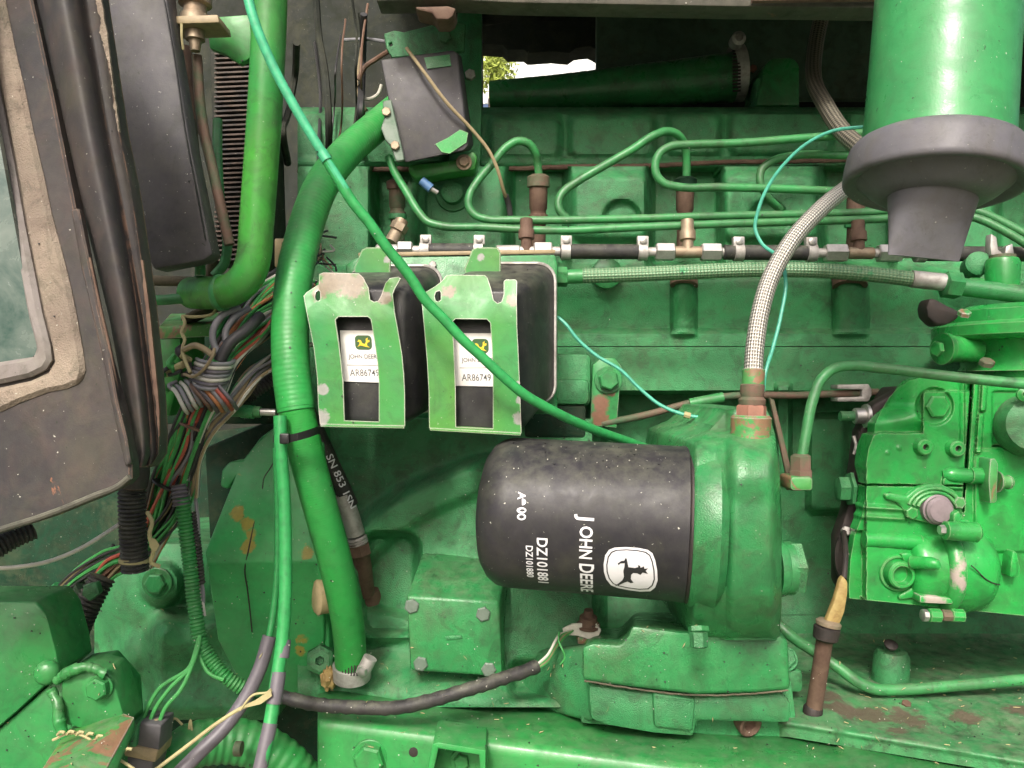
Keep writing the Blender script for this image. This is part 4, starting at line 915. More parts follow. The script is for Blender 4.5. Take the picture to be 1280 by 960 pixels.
bolt(pf, 1057, 664, .765, 6, 6, ax=(0, -1, .4), mat='zinc')

# upper flanged housing (right edge)
gv = thing('governor_housing', 'round flanged green housing above the pump at the right edge', 'housing', P(1280, 475, .79))
go = P(1292, 470, .80); v = lambda q: px(q, .80); up1 = Vector((0, 0, 1))
obj('lower_flange', lathe(go, up1, [(v(-6), v(70)), (v(-5), v(74)), (v(6), v(74)), (v(8), v(68))], 48), 'green_pump', gv)
obj('neck', lathe(go, up1, [(v(6), v(84)), (v(12), v(80)), (v(30), v(82)), (v(44), v(90))], 48), 'green_pump', gv)
obj('main_flange', lathe(go, up1, [(v(43), v(98)), (v(45), v(110)), (v(49), v(114)), (v(61), v(114)), (v(65), v(110)), (v(66), v(92))], 64), 'green_pump', gv)
obj('upper_drum', lathe(go, up1, [(v(64), v(96)), (v(80), v(94)), (v(86), v(86)), (v(88), v(40))], 64), 'green_pump', gv)
obj('side_boss', lathe(P(1176, 436, .775), Vector((1, .25, 0)), [(0, px(12, .775)), (.001, px(20, .775)), (.006, px(20, .775)), (.007, px(17, .775)), (.04, px(17, .775))], 28), 'green_pump', gv)
bolt(gv, 1172, 436, .77, 10, 5, ax=(-1, -.3, 0), mat='green_pump')
obj('clip', prism(poly([(1162, 372), (1172, 374), (1186, 382), (1200, 388), (1200, 398), (1184, 406), (1172, 408), (1160, 396), (1158, 384)], .745), .02, .004), 'dark_iron', gv)
bolt(gv, 1205, 393, .735, 8, 6, ax=(0, -.6, 1), mat='green_worn')
bolt(gv, 1233, 455, .735, 9, 7, ax=(0, -.6, 1), mat='rust_green')
ob = obj('top_pipe', lathe(P(1253, 358, .79), up1, [(0, px(19, .79)), (px(28, .79), px(20, .79)), (px(34, .79), px(18, .79)), (px(36, .79), px(14, .79))], 28), 'green_pump', gv)
obj('pipe_cap', lathe(P(1253, 325, .79), up1, [(0, px(15, .79)), (px(6, .79), px(15, .79)), (px(7, .79), px(10, .79))], 20), 'rust_green', gv)
bolt(gv, 1221, 352, .795, 10, 5, ax=(0, -.3, 1), mat='green_pump')
obj('side_stub', lathe(P(1222, 330, .81), Vector((-.3, -1, .1)), [(-.02, px(15, .8)), (.004, px(15, .8)), (.006, px(11, .8))], 20), 'green_cast', gv)
obj('pipe_bracket', prism(poly([(1239, 292), (1246, 296), (1248, 312), (1256, 318), (1240, 322), (1238, 308)], .80), .01, .001), 'zinc', gv)
obj('pipe_bracket', prism(poly([(1258, 308), (1266, 304), (1268, 318), (1256, 319)], .80), .01, .001), 'steel', gv)

# ================================================================== sump ledge under the pump
def lip_y(x): return 905 + (max(0, x - 985)) * .165 + min(0, x - 985) * .02
SH = .300                                            # the ledge lies this far below the camera's height
def d_sump(x, y):
    yl_ = lip_y(x); h = SH - .0045 * bump(sdbox(x, y, 975, 846, 1050, 1100, 14), 8) + .003 * bump(sdbox(x, y - (x - 1100) * .13, 1062, 880, 1400, 912, 14), 10)
    ye = min(y, yl_ - 4)
    d = h * F / max(40.0, ye - 480)
    k_ = .05; q = max(k_ - abs(d - .945), 0) / k_; d = min(d, .945) - q * q * k_ * .25          # fillet into the wall
    if y > yl_ - 4: d -= .002 * math.sin(min(1, (y - yl_ + 4) / 8) * math.pi)
    return d
sp_ = thing('oil_sump', 'stained green sump ledge with rusty patches under the fuel pump', 'oil pan', P(1140, 940, .75))
bm = bmesh.new(); rows = []
for i in range(161):
    x = 850 + 780 * i / 160; ya, yb = 768, lip_y(x) + 16; rows.append([bm.verts.new(P(x, ya + (yb - ya) * j / 90, d_sump(x, ya + (yb - ya) * j / 90))) for j in range(91)])
for p_, q_ in zip(rows, rows[1:]):
    for j in range(90): bm.faces.new((p_[j], p_[j + 1], q_[j + 1], q_[j]))
r = bmesh.ops.extrude_edge_only(bm, edges=[e for e in bm.edges if len(e.link_faces) == 1])
for q_ in r['geom']:
    if isinstance(q_, bmesh.types.BMVert): q_.co.y = max(q_.co.y + .02, .80); q_.co.z -= .05
obj('ledge', bm, 'green_sump', sp_, 60)
obj('stud_boss', lathe(P(1113, 848, .815), Vector((0, -.12, 1)), [(-.02, px(26, .82)), (.004, px(21, .85)), (.024, px(20, .85)), (.030, px(16, .85)), (.031, px(9, .85)), (.026, px(6, .85))], 24), 'green_cast', sp_)
bolt(sp_, 1133, 880, .754, 6, 4, ax=(0, -.4, 1), mat='rusty')
obj('breather', lathe(P(1113, 808, .80), Vector((0, -.6, 1)), [(0, px(7, .85)), (.003, px(8, .85)), (.005, px(4, .85))], 12), 'dark_iron', sp_)
sl2 = thing('return_pipe', 'green return pipe bending low across the sump ledge', 'pipe', P(1090, 868, .74))
obj('tube', ptube([(965, 772, .80), (985, 792, .79), (1020, 816, .785), (1050, 836, .775), (1075, 854, .768), (1092, 861, .766), (1115, 862, .766), (1180, 858, .766), (1240, 853, .768), (1310, 847, .77), (1560, 826, .78)], 7, 12), 'green_line', sl2)
ds = thing('dipstick_tube', 'rusty brown dipstick tube with a chipped yellow handle beside the pump', 'dipstick', P(1016, 892, .70))
obj('tube', ptube([(1016, 895, .722), (1020, 870, .720), (1027, 825, .714), (1033, 786, .708)], 10, 16), 'rusty', ds)
obj('foot_ring', lathe(P(1016, 890, .722), Vector((.1, 0, 1)), [(-.002, px(12, .705)), (.004, px(12, .705)), (.006, px(10, .705))], 20), 'dark_iron', ds)
obj('collar', lathe(P(1033, 790, .707), Vector((.15, 0, 1)), [(-.008, px(11, .707)), (-.006, px(15, .707)), (.004, px(16, .707)), (.005, px(14, .707))], 20), 'dark_iron', ds)
obj('ferrule', lathe(P(1035, 782, .707), Vector((.2, 0, 1)), [(0, px(15, .707)), (.003, px(15.5, .707)), (.005, px(12, .707))], 20), 'brass', ds)
obj('handle', loft(poly([(1031, 781), (1049, 783), (1056, 765), (1060, 742), (1060, 728), (1054, 720), (1050, 726), (1044, 748), (1037, 766)], .703), [p + Vector((0, .007, 0)) for p in poly([(1031, 781), (1049, 783), (1056, 765), (1060, 742), (1060, 728), (1054, 720), (1050, 726), (1044, 748), (1037, 766)], .703)], .0015), 'yellow_paint', ds)
obj('stick', ptube([(1055, 724, .706), (1057, 700, .72), (1055, 665, .76)], 3.5, 8), 'dark_iron', ds)

# ================================================================== frame rail along the bottom
fr_ = thing('frame_rail', 'heavy green frame rail with rounded edge along the bottom', 'frame rail', P(800, 990, .66))
L_ = [(850, .80), (893, .722), (897, .716), (903, .7125), (912, .711), (1000, .711)]
R_ = [(962, .66), (1010, .604), (1016, .598), (1026, .594), (1040, .5935), (1140, .5935)]
bm = bmesh.new(); cols = []
for i in range(55):
    t = i / 40; x = 396 + t * 920; cols.append([bm.verts.new(P(x, a[0] + (b[0] - a[0]) * t, a[1] + (b[1] - a[1]) * t)) for a, b in zip(L_, R_)])
for a, b in zip(cols, cols[1:]):
    for k in range(len(L_) - 1): bm.faces.new((a[k], a[k + 1], b[k + 1], b[k]))
r = bmesh.ops.extrude_face_region(bm, geom=bm.faces[:])
for q in r['geom']:
    if isinstance(q, bmesh.types.BMVert): q.co += Vector((0, .010, -.008))
obj('rail', bev(bm, .003, 3, 60), 'green_rail', fr_, 50)
def rail_d(x): return .711 + (.5935 - .711) * (x - 396) / 920
bolt(fr_, 463, 945, rail_d(463), 19, 14, mat='green_rail', washer=1.15, phase=.3)
def hole(x, y, d, r): return lathe(P(x, y, d), Vector((0, -1, 0)), [(-.002, px(r, d)), (.0006, px(r, d)), (.0008, px(r * .8, d))], 18)
obj('hole', hole(517, 940, rail_d(517), 6), 'dark_iron', fr_)
wt = thing('bolt_tray', 'small green welded tray around a bolt on the frame rail', 'bracket', P(570, 975, .67))
for nm, pl in (('wall', [(528, 962), (541, 930), (548, 928), (607, 938), (607, 962), (601, 962), (599, 944), (548, 936), (536, 962)]),):
    obj(nm, prism(poly([(x, y + (0 if y < 950 else 30)) for x, y in pl], .655), .045, .001), 'green_rail', wt)
bolt(wt, 577, 950, .688, 10, 8, mat='green_rail', washer=1.4)
obj('rivet_hole', hole(630, 896, .745, 4), 'dark_iron', fr_)

# ================================================================== air cleaner with rubber dust cup
ac = thing('air_cleaner', 'green air cleaner cylinder hanging at upper right with grey rubber dust cup', 'air cleaner', P(1160, 315, .52))
aax = Vector((.125, .10, 1)).normalized(); ao = P(1167, 228, .56); w = lambda q: px(q, .56)
obj('canister', lathe(ao, aax, [(w(10), w(87)), (w(60), w(87)), (w(150), w(86)), (w(420), w(86))], 72, False), 'canister_green', ac)
cup = obj('dust_cup', lathe(ao, aax, [(w(46), w(88)), (w(46), w(92)), (w(43), w(97)), (w(38), w(101)), (w(30), w(103.5)), (w(16), w(105.5)), (w(2), w(106.5)), (w(-3), w(106)), (w(-6), w(103)), (w(-6), w(98)), (w(-2), w(94)), (w(0), w(89)), (w(-4), w(84)), (w(-12), w(76)), (w(-19), w(66)), (w(-23), w(58)), (w(-24), w(30))], 72, False), 'rubber_grey', ac, 50)
# duck-bill valve: round at the top, pinched flat at the slit
rings = []; bm = bmesh.new(); N = 40
for k in range(9):
    t = k / 8; c = ao + aax * w(-12 - 86 * t) + Vector((-.004 * t, -.002, 0)); rings.append([])
    wx = w(60) * (1 - t) ** 2 * .0 + w(55 - 11 * t); wy = w(48) * (1 - t) + w(3) * t
    for q in range(N):
        a = 2 * math.pi * q / N; rings[-1].append(bm.verts.new(c + Vector((math.cos(a) * wx, math.sin(a) * wy, (-.10 * math.cos(a) * wx * t)))))
for a, b in zip(rings, rings[1:]):
    for q in range(N): bm.faces.new((a[q], a[(q + 1) % N], b[(q + 1) % N], b[q]))
bm.faces.new(list(reversed(rings[-1])))
obj('dust_valve', bm, 'rubber_grey', ac, 60)
# ================================================================== cab door with window (left foreground)
dr = thing('cab_door', 'black cab door with dirty tan window seal and rusty hem', 'door', P(80, 670, .5))
def dd(x, y): return .50 + (.00018 * (y - 300)) * -.3 + .00012 * (160 - x)
door = [(-200, -140), (22, -140), (40, 0), (66, 120), (92, 250), (112, 360), (130, 440), (152, 520), (164, 580), (164, 598), (156, 607), (120, 624), (60, 648), (0, 667), (-200, 720)]
glass = [(-190, -128), (-62, -128), (-40, 0), (-10, 150), (6, 230), (20, 320), (36, 400), (48, 440), (44, 449), (0, 457), (-190, 478)]
obj('panel', plate(door, dd, .012, [glass], .0015, 12), 'dark_panel', dr)
hem = [(-40, 676), (0, 664), (60, 645), (120, 621), (152, 607), (162, 598)]
obj('hem', ptube([(x, y - 2, dd(x, y) - .001) for x, y in hem], 4.0, 8), 'hood_brown', dr)
# seal: outer tan band and inner pale bead
so = [(-30, -140), (4, 0), (16, 60), (28, 110), (38, 160), (52, 220), (62, 268), (76, 320), (86, 360), (94, 400), (101, 440), (104, 462), (99, 478), (80, 486), (58, 490), (20, 504), (0, 514), (-200, 560)]
si = [(-200, 508), (0, 484), (36, 476), (58, 466), (66, 452), (62, 430), (52, 392), (42, 340), (30, 280), (16, 200), (0, 120), (-20, 0), (-50, -140)]
obj('window_seal', plate(so + si, lambda x, y: dd(x, y) - .004, .010, bevel=.003, step=10), 'gasket_tan', dr)
so2 = [(-54, -140), (-22, 0), (-2, 120), (14, 200), (28, 280), (40, 340), (50, 392), (60, 432), (62, 450), (54, 462), (36, 471), (0, 479), (-200, 503)]
si2 = [(-200, 474), (0, 452), (38, 446), (44, 440), (42, 428), (34, 398), (20, 330), (4, 235), (-12, 150), (-40, 0), (-62, -140)]
obj('seal_bead', plate(so2 + si2, lambda x, y: dd(x, y) - .006, .010, bevel=.003, step=10), 'seal_grey', dr)
obj('pane', prism(poly([(-200, -140, .508), (-58, -140, .508), (48, 445, .508), (40, 452, .508), (-200, 480, .508)]), .004, 0), 'glass', dr)
# hinge edge / gutter strip
obj('hinge_strip', plate([(98, 260), (112, 330), (124, 390), (136, 440), (146, 500), (158, 548), (163, 580), (156, 584), (150, 556), (140, 510), (126, 440), (114, 390), (100, 330), (88, 262)], lambda x, y: dd(x, y) - .003, .006, bevel=.001), 'dark_panel', dr)
obj('hinge_pin', ptube([(112, 322, .496), (124, 378, .495), (138, 440, .494), (150, 505, .493), (160, 552, .493)], 1.6, 8), 'rusty', dr)
# A-post
ap = thing('cab_post', 'slanted black cab post with rusted edge beside the door', 'post', P(180, 585, .52))
post = [(30, -140), (52, 0), (76, 120), (100, 230), (124, 330), (140, 400), (152, 470), (160, 530), (166, 578), (172, 584), (192, 580), (199, 570), (200, 545), (198, 500), (192, 440), (186, 380), (178, 320), (166, 240), (150, 160), (138, 80), (126, 0), (108, -140)]
def dpost(x, y):
    xl = 52 + y * .205; xr = 126 + y * .158; t = min(1, max(0, (x - xl) / max(1, xr - xl)))
    return .512 - .014 * math.sin(math.pi * min(1, max(0, t))) + .012 * t
bm = bmesh.new(); rows = []
ys = list(range(-140, 584, 12)) + [584]
def interp(tab, y):
    for (a, b), (c, e) in zip(tab, tab[1:]):
        if a <= y <= c: return b + (e - b) * (y - a) / (c - a)
    return tab[0][1] if y < tab[0][0] else tab[-1][1]
TL = [(-140, 24), (0, 46), (120, 72), (230, 95), (330, 120), (400, 137), (470, 150), (530, 159), (584, 167)]
TR = [(-140, 108), (0, 126), (80, 138), (160, 150), (240, 166), (320, 178), (380, 186), (440, 192), (500, 198), (545, 200), (570, 199), (584, 188)]
for y in ys:
    xl, xr = interp(TL, y), interp(TR, y); row = []
    for i in range(29):
        t = i / 28; x = xl + (xr - xl) * t
        dpt = .512 + .022 * bump(t - .03, .05) - .012 * math.sin(math.pi * min(1, max(0, (t - .06) / .66))) + .006 * sstep(.62, .8, t) - .003 * bump(abs(t - .97) - .03, .03)
        row.append(bm.verts.new(P(x, y, dpt)))
    rows.append(row)
for a, b in zip(rows, rows[1:]):
    for i in range(28): bm.faces.new((a[i], b[i], b[i + 1], a[i + 1]))
r = bmesh.ops.extrude_face_region(bm, geom=bm.faces[:])
for q in r['geom']:
    if isinstance(q, bmesh.types.BMVert): q.co.y += .012
obj('post', bm, 'dark_panel', ap, 50)
def flake_strip(pts, w_, d_, m_):
    lf_ = []; rt_ = []; q_ = .5
    for x, y in dense(pts, 3, False) + [pts[-1]]:
        q_ = min(1, max(.12, q_ + random.uniform(-.22, .22))); lf_.append((x - w_ * q_, y)); rt_.append((x + w_ * .3 * q_, y))
    obj('rust_edge', plate(lf_ + rt_[::-1], lambda x, y: d_, .002, bevel=0, step=50), m_, ap)
flake_strip([(110, -60), (127, 10), (139, 90), (149, 165)], 8, .512, 'gasket_tan')
flake_strip([(178, 325), (186, 390), (192, 450), (198, 510), (199, 545)], 4, .5125, 'rusty')

# ================================================================== black control box, pipes behind it
cb = thing('control_box', 'tall dark grey box tilted between cab post and green pipe', 'box', P(220, 335, .70))
f1 = [(118, -120), (196, -120), (209, 0), (222, 80), (236, 170), (250, 240), (262, 300), (266, 318), (255, 325), (192, 337), (184, 322), (172, 260), (158, 180), (144, 90), (128, 0)]
obj('case', prism(poly(f1, .66), .022, .003), 'dark_box', cb)
obj('lid_seam', ptube([(205, 0, .659), (219, 80, .659), (232, 168, .659), (246, 240, .659), (257, 300, .659)], 1.0, 5), 'cover_black', cb)
obj('fitting', lathe(P(250, 322, .69), Vector((0, 0, -1)), [(0, px(10, .69)), (.004, px(11, .69)), (.006, px(6, .69)), (.016, px(6, .69))], 12), 'green_worn', cb)
bp = thing('brake_pipe', 'green pipe bending under the dark grey box towards the cab post', 'pipe', P(215, 380, .70))
obj('tube', ptube([(250, 330, .70), (250, 346, .70), (246, 360, .70), (234, 371, .70), (216, 374, .70), (150, 374, .70)], 6.5, 12), 'green_line', bp)
bp2 = thing('dusty_pipe', 'dusty grey pipe lying level just below the dark grey box', 'pipe', P(215, 360, .74))
obj('tube', ptube([(150, 349, .74), (200, 351, .74), (246, 352, .74)], 6.5, 12), 'wood_dirt', bp2)
for i, (pts, r, m, lab) in enumerate([
        ([(239, 150, .73), (244, 200, .73), (252, 250, .73), (262, 300, .73), (266, 325, .73), (262, 345, .74)], 6.5, 'wood_dirt', 'dusty brown pipe hanging close along the dark grey box'),
        ([(246, 70, .70), (250, 130, .70), (256, 170, .70), (262, 195, .70), (272, 240, .70), (282, 285, .70), (287, 306, .70)], 6.5, 'rust_green', 'green pipe turning rusty brown left of the thick green pipe'),
        ([(272, 150, .76), (272, 200, .75), (276, 260, .74), (284, 310, .73), (280, 330, .73), (268, 345, .73)], 6, 'green_line', 'dark green pipe hooked below the rusty pipe'),
        ([(228, 60, .76), (234, 110, .76), (240, 165, .76)], 11, 'rusty', 'short brown hose end between dark grey box and pipes')]):
    t = thing('steel_pipe', lab, 'pipe', P(pts[-1][0], pts[-1][1], pts[-1][2]), 'pipes behind the dark grey box'); obj('tube', ptube(pts, r, 12), m, t)
cpn = thing('quick_coupling', 'dirty brass coupling with cross plate at top left', 'coupling', P(244, 65, .68))
o = P(244, 64, .69); q = lambda z: px(z, .69)
obj('body', lathe(o, up1, [(0, q(6)), (q(13), q(8)), (q(14), q(12)), (q(30), q(12)), (q(32), q(18)), (q(44), q(18)), (q(46), q(14)), (q(56), q(14)), (q(58), q(20)), (q(90), q(20))], 20), 'brass', cpn)
obj('cross_plate', prism(poly([(206, 20), (272, 18), (274, 28), (206, 30)], .675), .03, .001), 'wire_tan', cpn)
obj('side_plate', prism(poly([(258, 22), (312, 18), (316, 70), (300, 80), (282, 68), (262, 60)], .74), .008, .001), 'green_yellow', cpn)
obj('loose_wire', ptube([(227, 30, .675), (227, 45, .674), (229, 62, .676)], 1.6, 6), 'straw', cpn)
# radiator-like dark fins
fn = thing('cooler_core', 'dark finned cooler core behind the thick green pipe', 'cooler', P(290, 330, .95))
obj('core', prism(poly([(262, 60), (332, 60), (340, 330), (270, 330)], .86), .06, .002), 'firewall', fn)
fm = None
for i in range(44):
    y = 66 + i * 6
    a = prism(poly([(268, y), (334, y - 3), (334, y - 1), (268, y + 2)], .852), .01, 0)
    me_o = obj('fin', a, 'dark_panel', fn)
# thick vertical pipe with elbow
vp = thing('coolant_pipe', 'thick bright green vertical pipe bending left at its foot', 'pipe', P(300, 380, .68))
obj('tube', ptube([(338, -40, .66), (336, 40, .662), (332, 120, .664), (326, 210, .668), (320, 290, .67), (318, 318, .671), (311, 342, .672), (297, 358, .675), (280, 365, .68), (262, 366, .69), (240, 366, .71)], 21, 30), 'green_yellow', vp)
obj('clamp_ring', lathe(P(277, 366, .682), Vector((1, -.25, 0)), [(-.003, px(22, .68)), (-.001, px(23.5, .68)), (.001, px(23.5, .68)), (.003, px(22, .68))], 30), 'green_line', vp)
# hose end connector, pale
wc = thing('pale_connector', 'small pale slotted connector wedged between green pipe and hose', 'connector', P(348, 334, .72))
obj('shell', prism(poly(rrect(343, 298, 362, 334, 2), .72), .03, .001), 'tan_plastic', wc)
for i in range(4): obj('slot', prism(poly([(352, 303 + i * 8), (360, 303 + i * 8), (360, 307 + i * 8), (352, 307 + i * 8)], .7195), .004, 0), 'wire_brown', wc)

# ================================================================== thick ribbed hose, with cable tie and clamp
hs = thing('radiator_hose', 'thick ribbed green hose sweeping down left of the relay boxes', 'hose', P(440, 850, .78))
hp = [(505, 128, .90), (470, 158, .86), (432, 192, .81), (402, 232, .77), (382, 285, .74), (369, 340, .715), (363, 400, .70), (364, 460, .69), (370, 510, .685), (381, 560, .69), (398, 625, .70), (416, 690, .715), (430, 750, .735), (437, 800, .755), (439, 845, .77)]
obj('hose', tube([P(*p) for p in hp[:9]], px(22.5, .72), 28), 'hose_ribbed', hs)
obj('hose_lower', tube([P(*p) for p in hp[8:]], px(21, .715), 28), 'hose_smooth', hs)
obj('hose_joint', tube([P(368.5, 500, .6855), P(370.5, 513, .685)], px(23, .69), 28), 'hose_ribbed', hs)
hc = thing('hose_clamp', 'slotted steel worm clamp at the foot of the thick green hose', 'clamp', P(440, 850, .76))
ca = (P(439, 800, .76) - P(440, 845, .768)).normalized()
ob = obj('band', lathe(P(440, 838, .767), ca, [(-px(10, .767), px(23, .767)), (-px(9.5, .767), px(23.8, .767)), (px(8.5, .767), px(23.8, .767)), (px(9, .767), px(23, .767))], 36), 'zinc', hc)
for i in range(7):
    x = 428 + i * 3.6; s = (x - 440) / 24; dz = .767 - px(24, .767) * math.sqrt(1 - s * s)
    obj('slot', prism(poly([(x, 832), (x + 1.6, 832), (x + .8, 845), (x - .8, 845)], dz - .0006), .001, 0), 'dark_iron', ob)
obj('worm_housing', ptube([(453, 842, .748), (463, 822, .748)], 9, 14, smooth=False), 'zinc', hc)
obj('screw_head', lathe(P(454, 838, .742), Vector((-.4, -1, -.3)), [(0, px(6.5, .742)), (.004, px(6.5, .742)), (.005, px(4, .742))], 6), 'steel', hc)
ct = thing('cable_tie', 'black plastic tie binding thin pipe to the thick green hose', 'cable tie', P(370, 550, .67))
tp = [(341, 549, .668), (346, 547, .662), (358, 549, .652), (372, 546, .650), (386, 542, .656), (400, 537, .672)]
bm = bmesh.new(); prev = None
for (x, y, d) in tp:
    c = [bm.verts.new(P(x, y - 5, d)), bm.verts.new(P(x, y + 5, d)), bm.verts.new(P(x, y + 5, d + .003)), bm.verts.new(P(x, y - 5, d + .003))]
    if prev:
        for i in range(4): bm.faces.new((prev[i], prev[(i + 1) % 4], c[(i + 1) % 4], c[i]))
    else: bm.faces.new(c)
    prev = c
bm.faces.new(list(reversed(prev)))
obj('band', bm, 'tie_black', ct); obj('lock', prism(poly(rrect(349, 542, 361, 555, 2), .648), .006, .0008), 'tie_black', ct)
# the hydraulic hose with lettering
yh = thing('hydraulic_hose', 'black hydraulic hose with white lettering and rusty end fitting', 'hose', P(458, 745, .86))
ha, hb = P(396, 540, .80), P(438, 632, .815); hx = (hb - ha).normalized(); hr = px(10.5, .81)
ho = obj('hose', tube([P(380, 505, .79), ha, hb], hr, 18), 'rubber', yh)
hu = Vector((.35, -1, .0)); hu = (hu - hx * hu.dot(hx)).normalized(); hv = hx.cross(hu)
if hv.dot(Vector((-1, 0, -1))) < 0: hv = -hv
letters('lettering', 'SN 853 1SN', px(9, .81) / .72, lambda a, b: ha + hx * (a * 1.2 + px(30, .81)) + (hu * math.cos((b - px(3, .8)) / hr) - hv * math.sin((b - px(3, .8)) / hr)) * (hr + .0004), 'print_white', ho, .01)
obj('ferrule', tube([P(428, 618, .812), P(438, 645, .816), P(445, 668, .82)], px(11.5, .815), 18), 'zinc', yh)
for t in (.80, .88, .96):
    c = P(438, 645, .816).lerp(P(448, 680, .822), t); obj('crimp', lathe(c, (P(448, 680, .822) - P(438, 645, .816)), [(-.002, px(11, .82)), (0, px(13, .82)), (.002, px(11, .82))], 18), 'zinc', yh)
obj('end_fitting', tube([P(446, 676, .821), P(452, 700, .83), P(458, 742, .85)], lambda t, s: px(12 - 1.5 * t, .83), 18), 'rusty', yh)
obj('end_nut', lathe(P(449, 684, .823), Vector((.2, .1, -1)), [(-.004, px(12, .823)), (-.003, px(14, .823)), (.008, px(14, .823)), (.009, px(12, .823))], 6), 'rusty', yh)

# ================================================================== long teal-green control cable crossing the picture
cc = thing('control_cable', 'long teal green cable slanting across both relay boxes', 'cable', P(790, 552, .70))
obj('upper_sheath', ptube([(303, -40, .58), (316, 20, .58), (340, 80, .585), (372, 140, .59), (406, 196, .595), (432, 238, .60)], 6.2, 14), 'cable_teal', cc)
obj('sheath', ptube([(404, 193, .595), (424, 226, .599), (441, 253, .602), (462, 279, .606), (478, 302, .61), (514, 348, .62), (530, 373, .624), (554, 398, .628), (578, 424, .632), (600, 444, .636), (628, 470, .642), (650, 489, .648), (690, 513, .665), (735, 534, .695), (785, 552, .735), (840, 572, .79)], 6.4, 14), 'cable_green', cc)
obj('joint', ptube([(402, 190, .595), (409, 201, .595)], 7.2, 14, smooth=False), 'cable_teal', cc)
# two pipes running down beside the hose to the black sleeves
ck = thing('clutch_cable', 'green cable along the thick hose ending in a grey sleeve', 'cable', P(345, 960, .62))
obj('sheath', ptube([(350, 520, .665), (351, 560, .662), (355, 620, .66), (357, 690, .655), (356, 760, .648), (352, 810, .642), (346, 850, .635), (340, 890, .628), (334, 925, .62), (322, 975, .61)], 8.3, 16), 'cable_green', ck)
for a, b in (((354.5, 800), (352, 822)), ((348.5, 840), (342, 880)), ((338, 904), (318, 990))):
    da = .645 - (a[1] - 800) * .0002; db = .645 - (b[1] - 800) * .0002
    obj('bare_sleeve', ptube([(a[0], a[1], da), ((a[0] + b[0]) / 2 + .5, (a[1] + b[1]) / 2, (da + db) / 2), (b[0], b[1], db)], 9.2, 16), 'cable_grey', ck)
ck2 = thing('throttle_cable', 'thin green cable behind it that becomes a grey sleeve running lower left', 'cable', P(240, 955, .63))
obj('sheath', ptube([(345, 560, .69), (347, 640, .69), (346, 720, .685), (341, 770, .68), (336, 800, .675)], 4.2, 12), 'cable_green', ck2)
obj('bare_sleeve', ptube([(337, 795, .675), (325, 835, .668), (306, 874, .66), (280, 910, .65), (250, 940, .64), (215, 975, .63)], 9.0, 16), 'cable_grey', ck2)
# tan cap beside the hose
tcap = thing('tan_cap', 'round tan plastic cap beside the lower green hose', 'cap', P(400, 768, .76))
obj('cap', lathe(P(400, 746, .77), Vector((-1.7, -1, 0)), [(-.02, px(20, .77)), (.003, px(22, .77)), (.005, px(19, .77)), (.006, px(6, .77))], 28), 'tan_plastic', tcap)
pc = thing('pipe_nipple', 'small dirty pipe nipple with orange crust left of the hose clamp', 'fitting', P(402, 840, .77))
obj('nut', lathe(P(400, 825, .77), Vector((.2, -1, .2)), [(-.02, px(18, .77)), (.003, px(18, .77)), (.006, px(13, .77)), (.006, px(6, .77)), (0, px(5, .77))], 6), 'green_cast', pc)
bm = bmesh.new(); bmesh.ops.create_icosphere(bm, subdivisions=3, radius=px(13, .76))
for vv in bm.verts:
    k_ = 1 + random.uniform(-.3, .3); vv.co = Vector((vv.co.x * .7 * k_, vv.co.y * .6 * k_, vv.co.z * 1.1 * k_)) + P(411, 848, .765)
obj('crust', bm, 'yellow_paint', pc)

# black ground cable across the bottom
gc = thing('ground_cable', 'black wrapped ground cable sagging above the frame rail', 'cable', P(500, 885, .70))
obj('jacket', tube([P(*p) for p in ((335, 866, .70), (380, 878, .70), (440, 884, .695), (500, 884, .69), (545, 874, .69), (590, 860, .695), (635, 846, .705), (672, 833, .715))], lambda t, s: px(8.4, .70) * (1 + .07 * math.sin(s * 900)), 14, wob=.0003), 'rubber', gc)
for i, (m, dy) in enumerate((('wire_white', -3), ('wire_green', 0), ('wire_tan', 3), ('wire_green', 5))):
    obj('strand', ptube([(668, 835 + dy * .6, .714), (684, 822 + dy, .72), (694, 805 + dy * 1.2, .73), (702 + i * 2, 793 + dy * .3, .75), (716, 788, .757)], 1.7, 6), m, gc)
obj('strand', ptube([(699, 790, .74), (698, 800, .735), (703, 812, .73), (706, 822, .73), (700, 831, .728)], 1.2, 6), 'wire_green', gc)

# ================================================================== module with black cover beside the rocker cover
bmod = thing('module_bracket', 'dark green bracket post bolted behind the black ignition module', 'bracket', P(560, 220, .94))
obj('post', prism(poly([(572, 14), (602, 14), (602, 140), (600, 216), (560, 222), (566, 120)], .93), .02, .002), 'green_cast', bmod)
obj('top_arm', plate([(480, 42), (492, 38), (505, 40), (560, 26), (582, 30), (580, 64), (552, 66), (490, 72), (483, 60)], lambda x, y: .885, .006, [[(486, 54), (490, 52), (491, 57), (487, 58)]], .0008), 'green_cast', bmod)
obj('bottom_arm', prism(poly([(510, 206), (566, 200), (592, 188), (597, 196), (594, 212), (560, 216), (520, 224), (511, 216)], .872), .03, .003), 'green_yellow', bmod)
bolt(bmod, 580, 203, .870, 7, 5, mat='brass', washer=1.4)
bolt(bmod, 588, 94, .928, 7, 6, mat='zinc'); bolt(bmod, 556, 46, .884, 9, 6, mat='green_cast')
im = thing('ignition_module', 'black square module tilted on the dark green bracket', 'module', P(540, 205, .88))
obj('case', loft(poly([(476, 75), (489, 73), (566, 63), (572, 66), (585, 182), (580, 188), (508, 203), (500, 200)], .845), [P(478, 78, .90), P(492, 76, .90), P(568, 67, .90), P(577, 70, .90), P(592, 182, .90), P(588, 188, .90), P(514, 202, .90), P(508, 199, .90)], .002), 'dark_box', im)
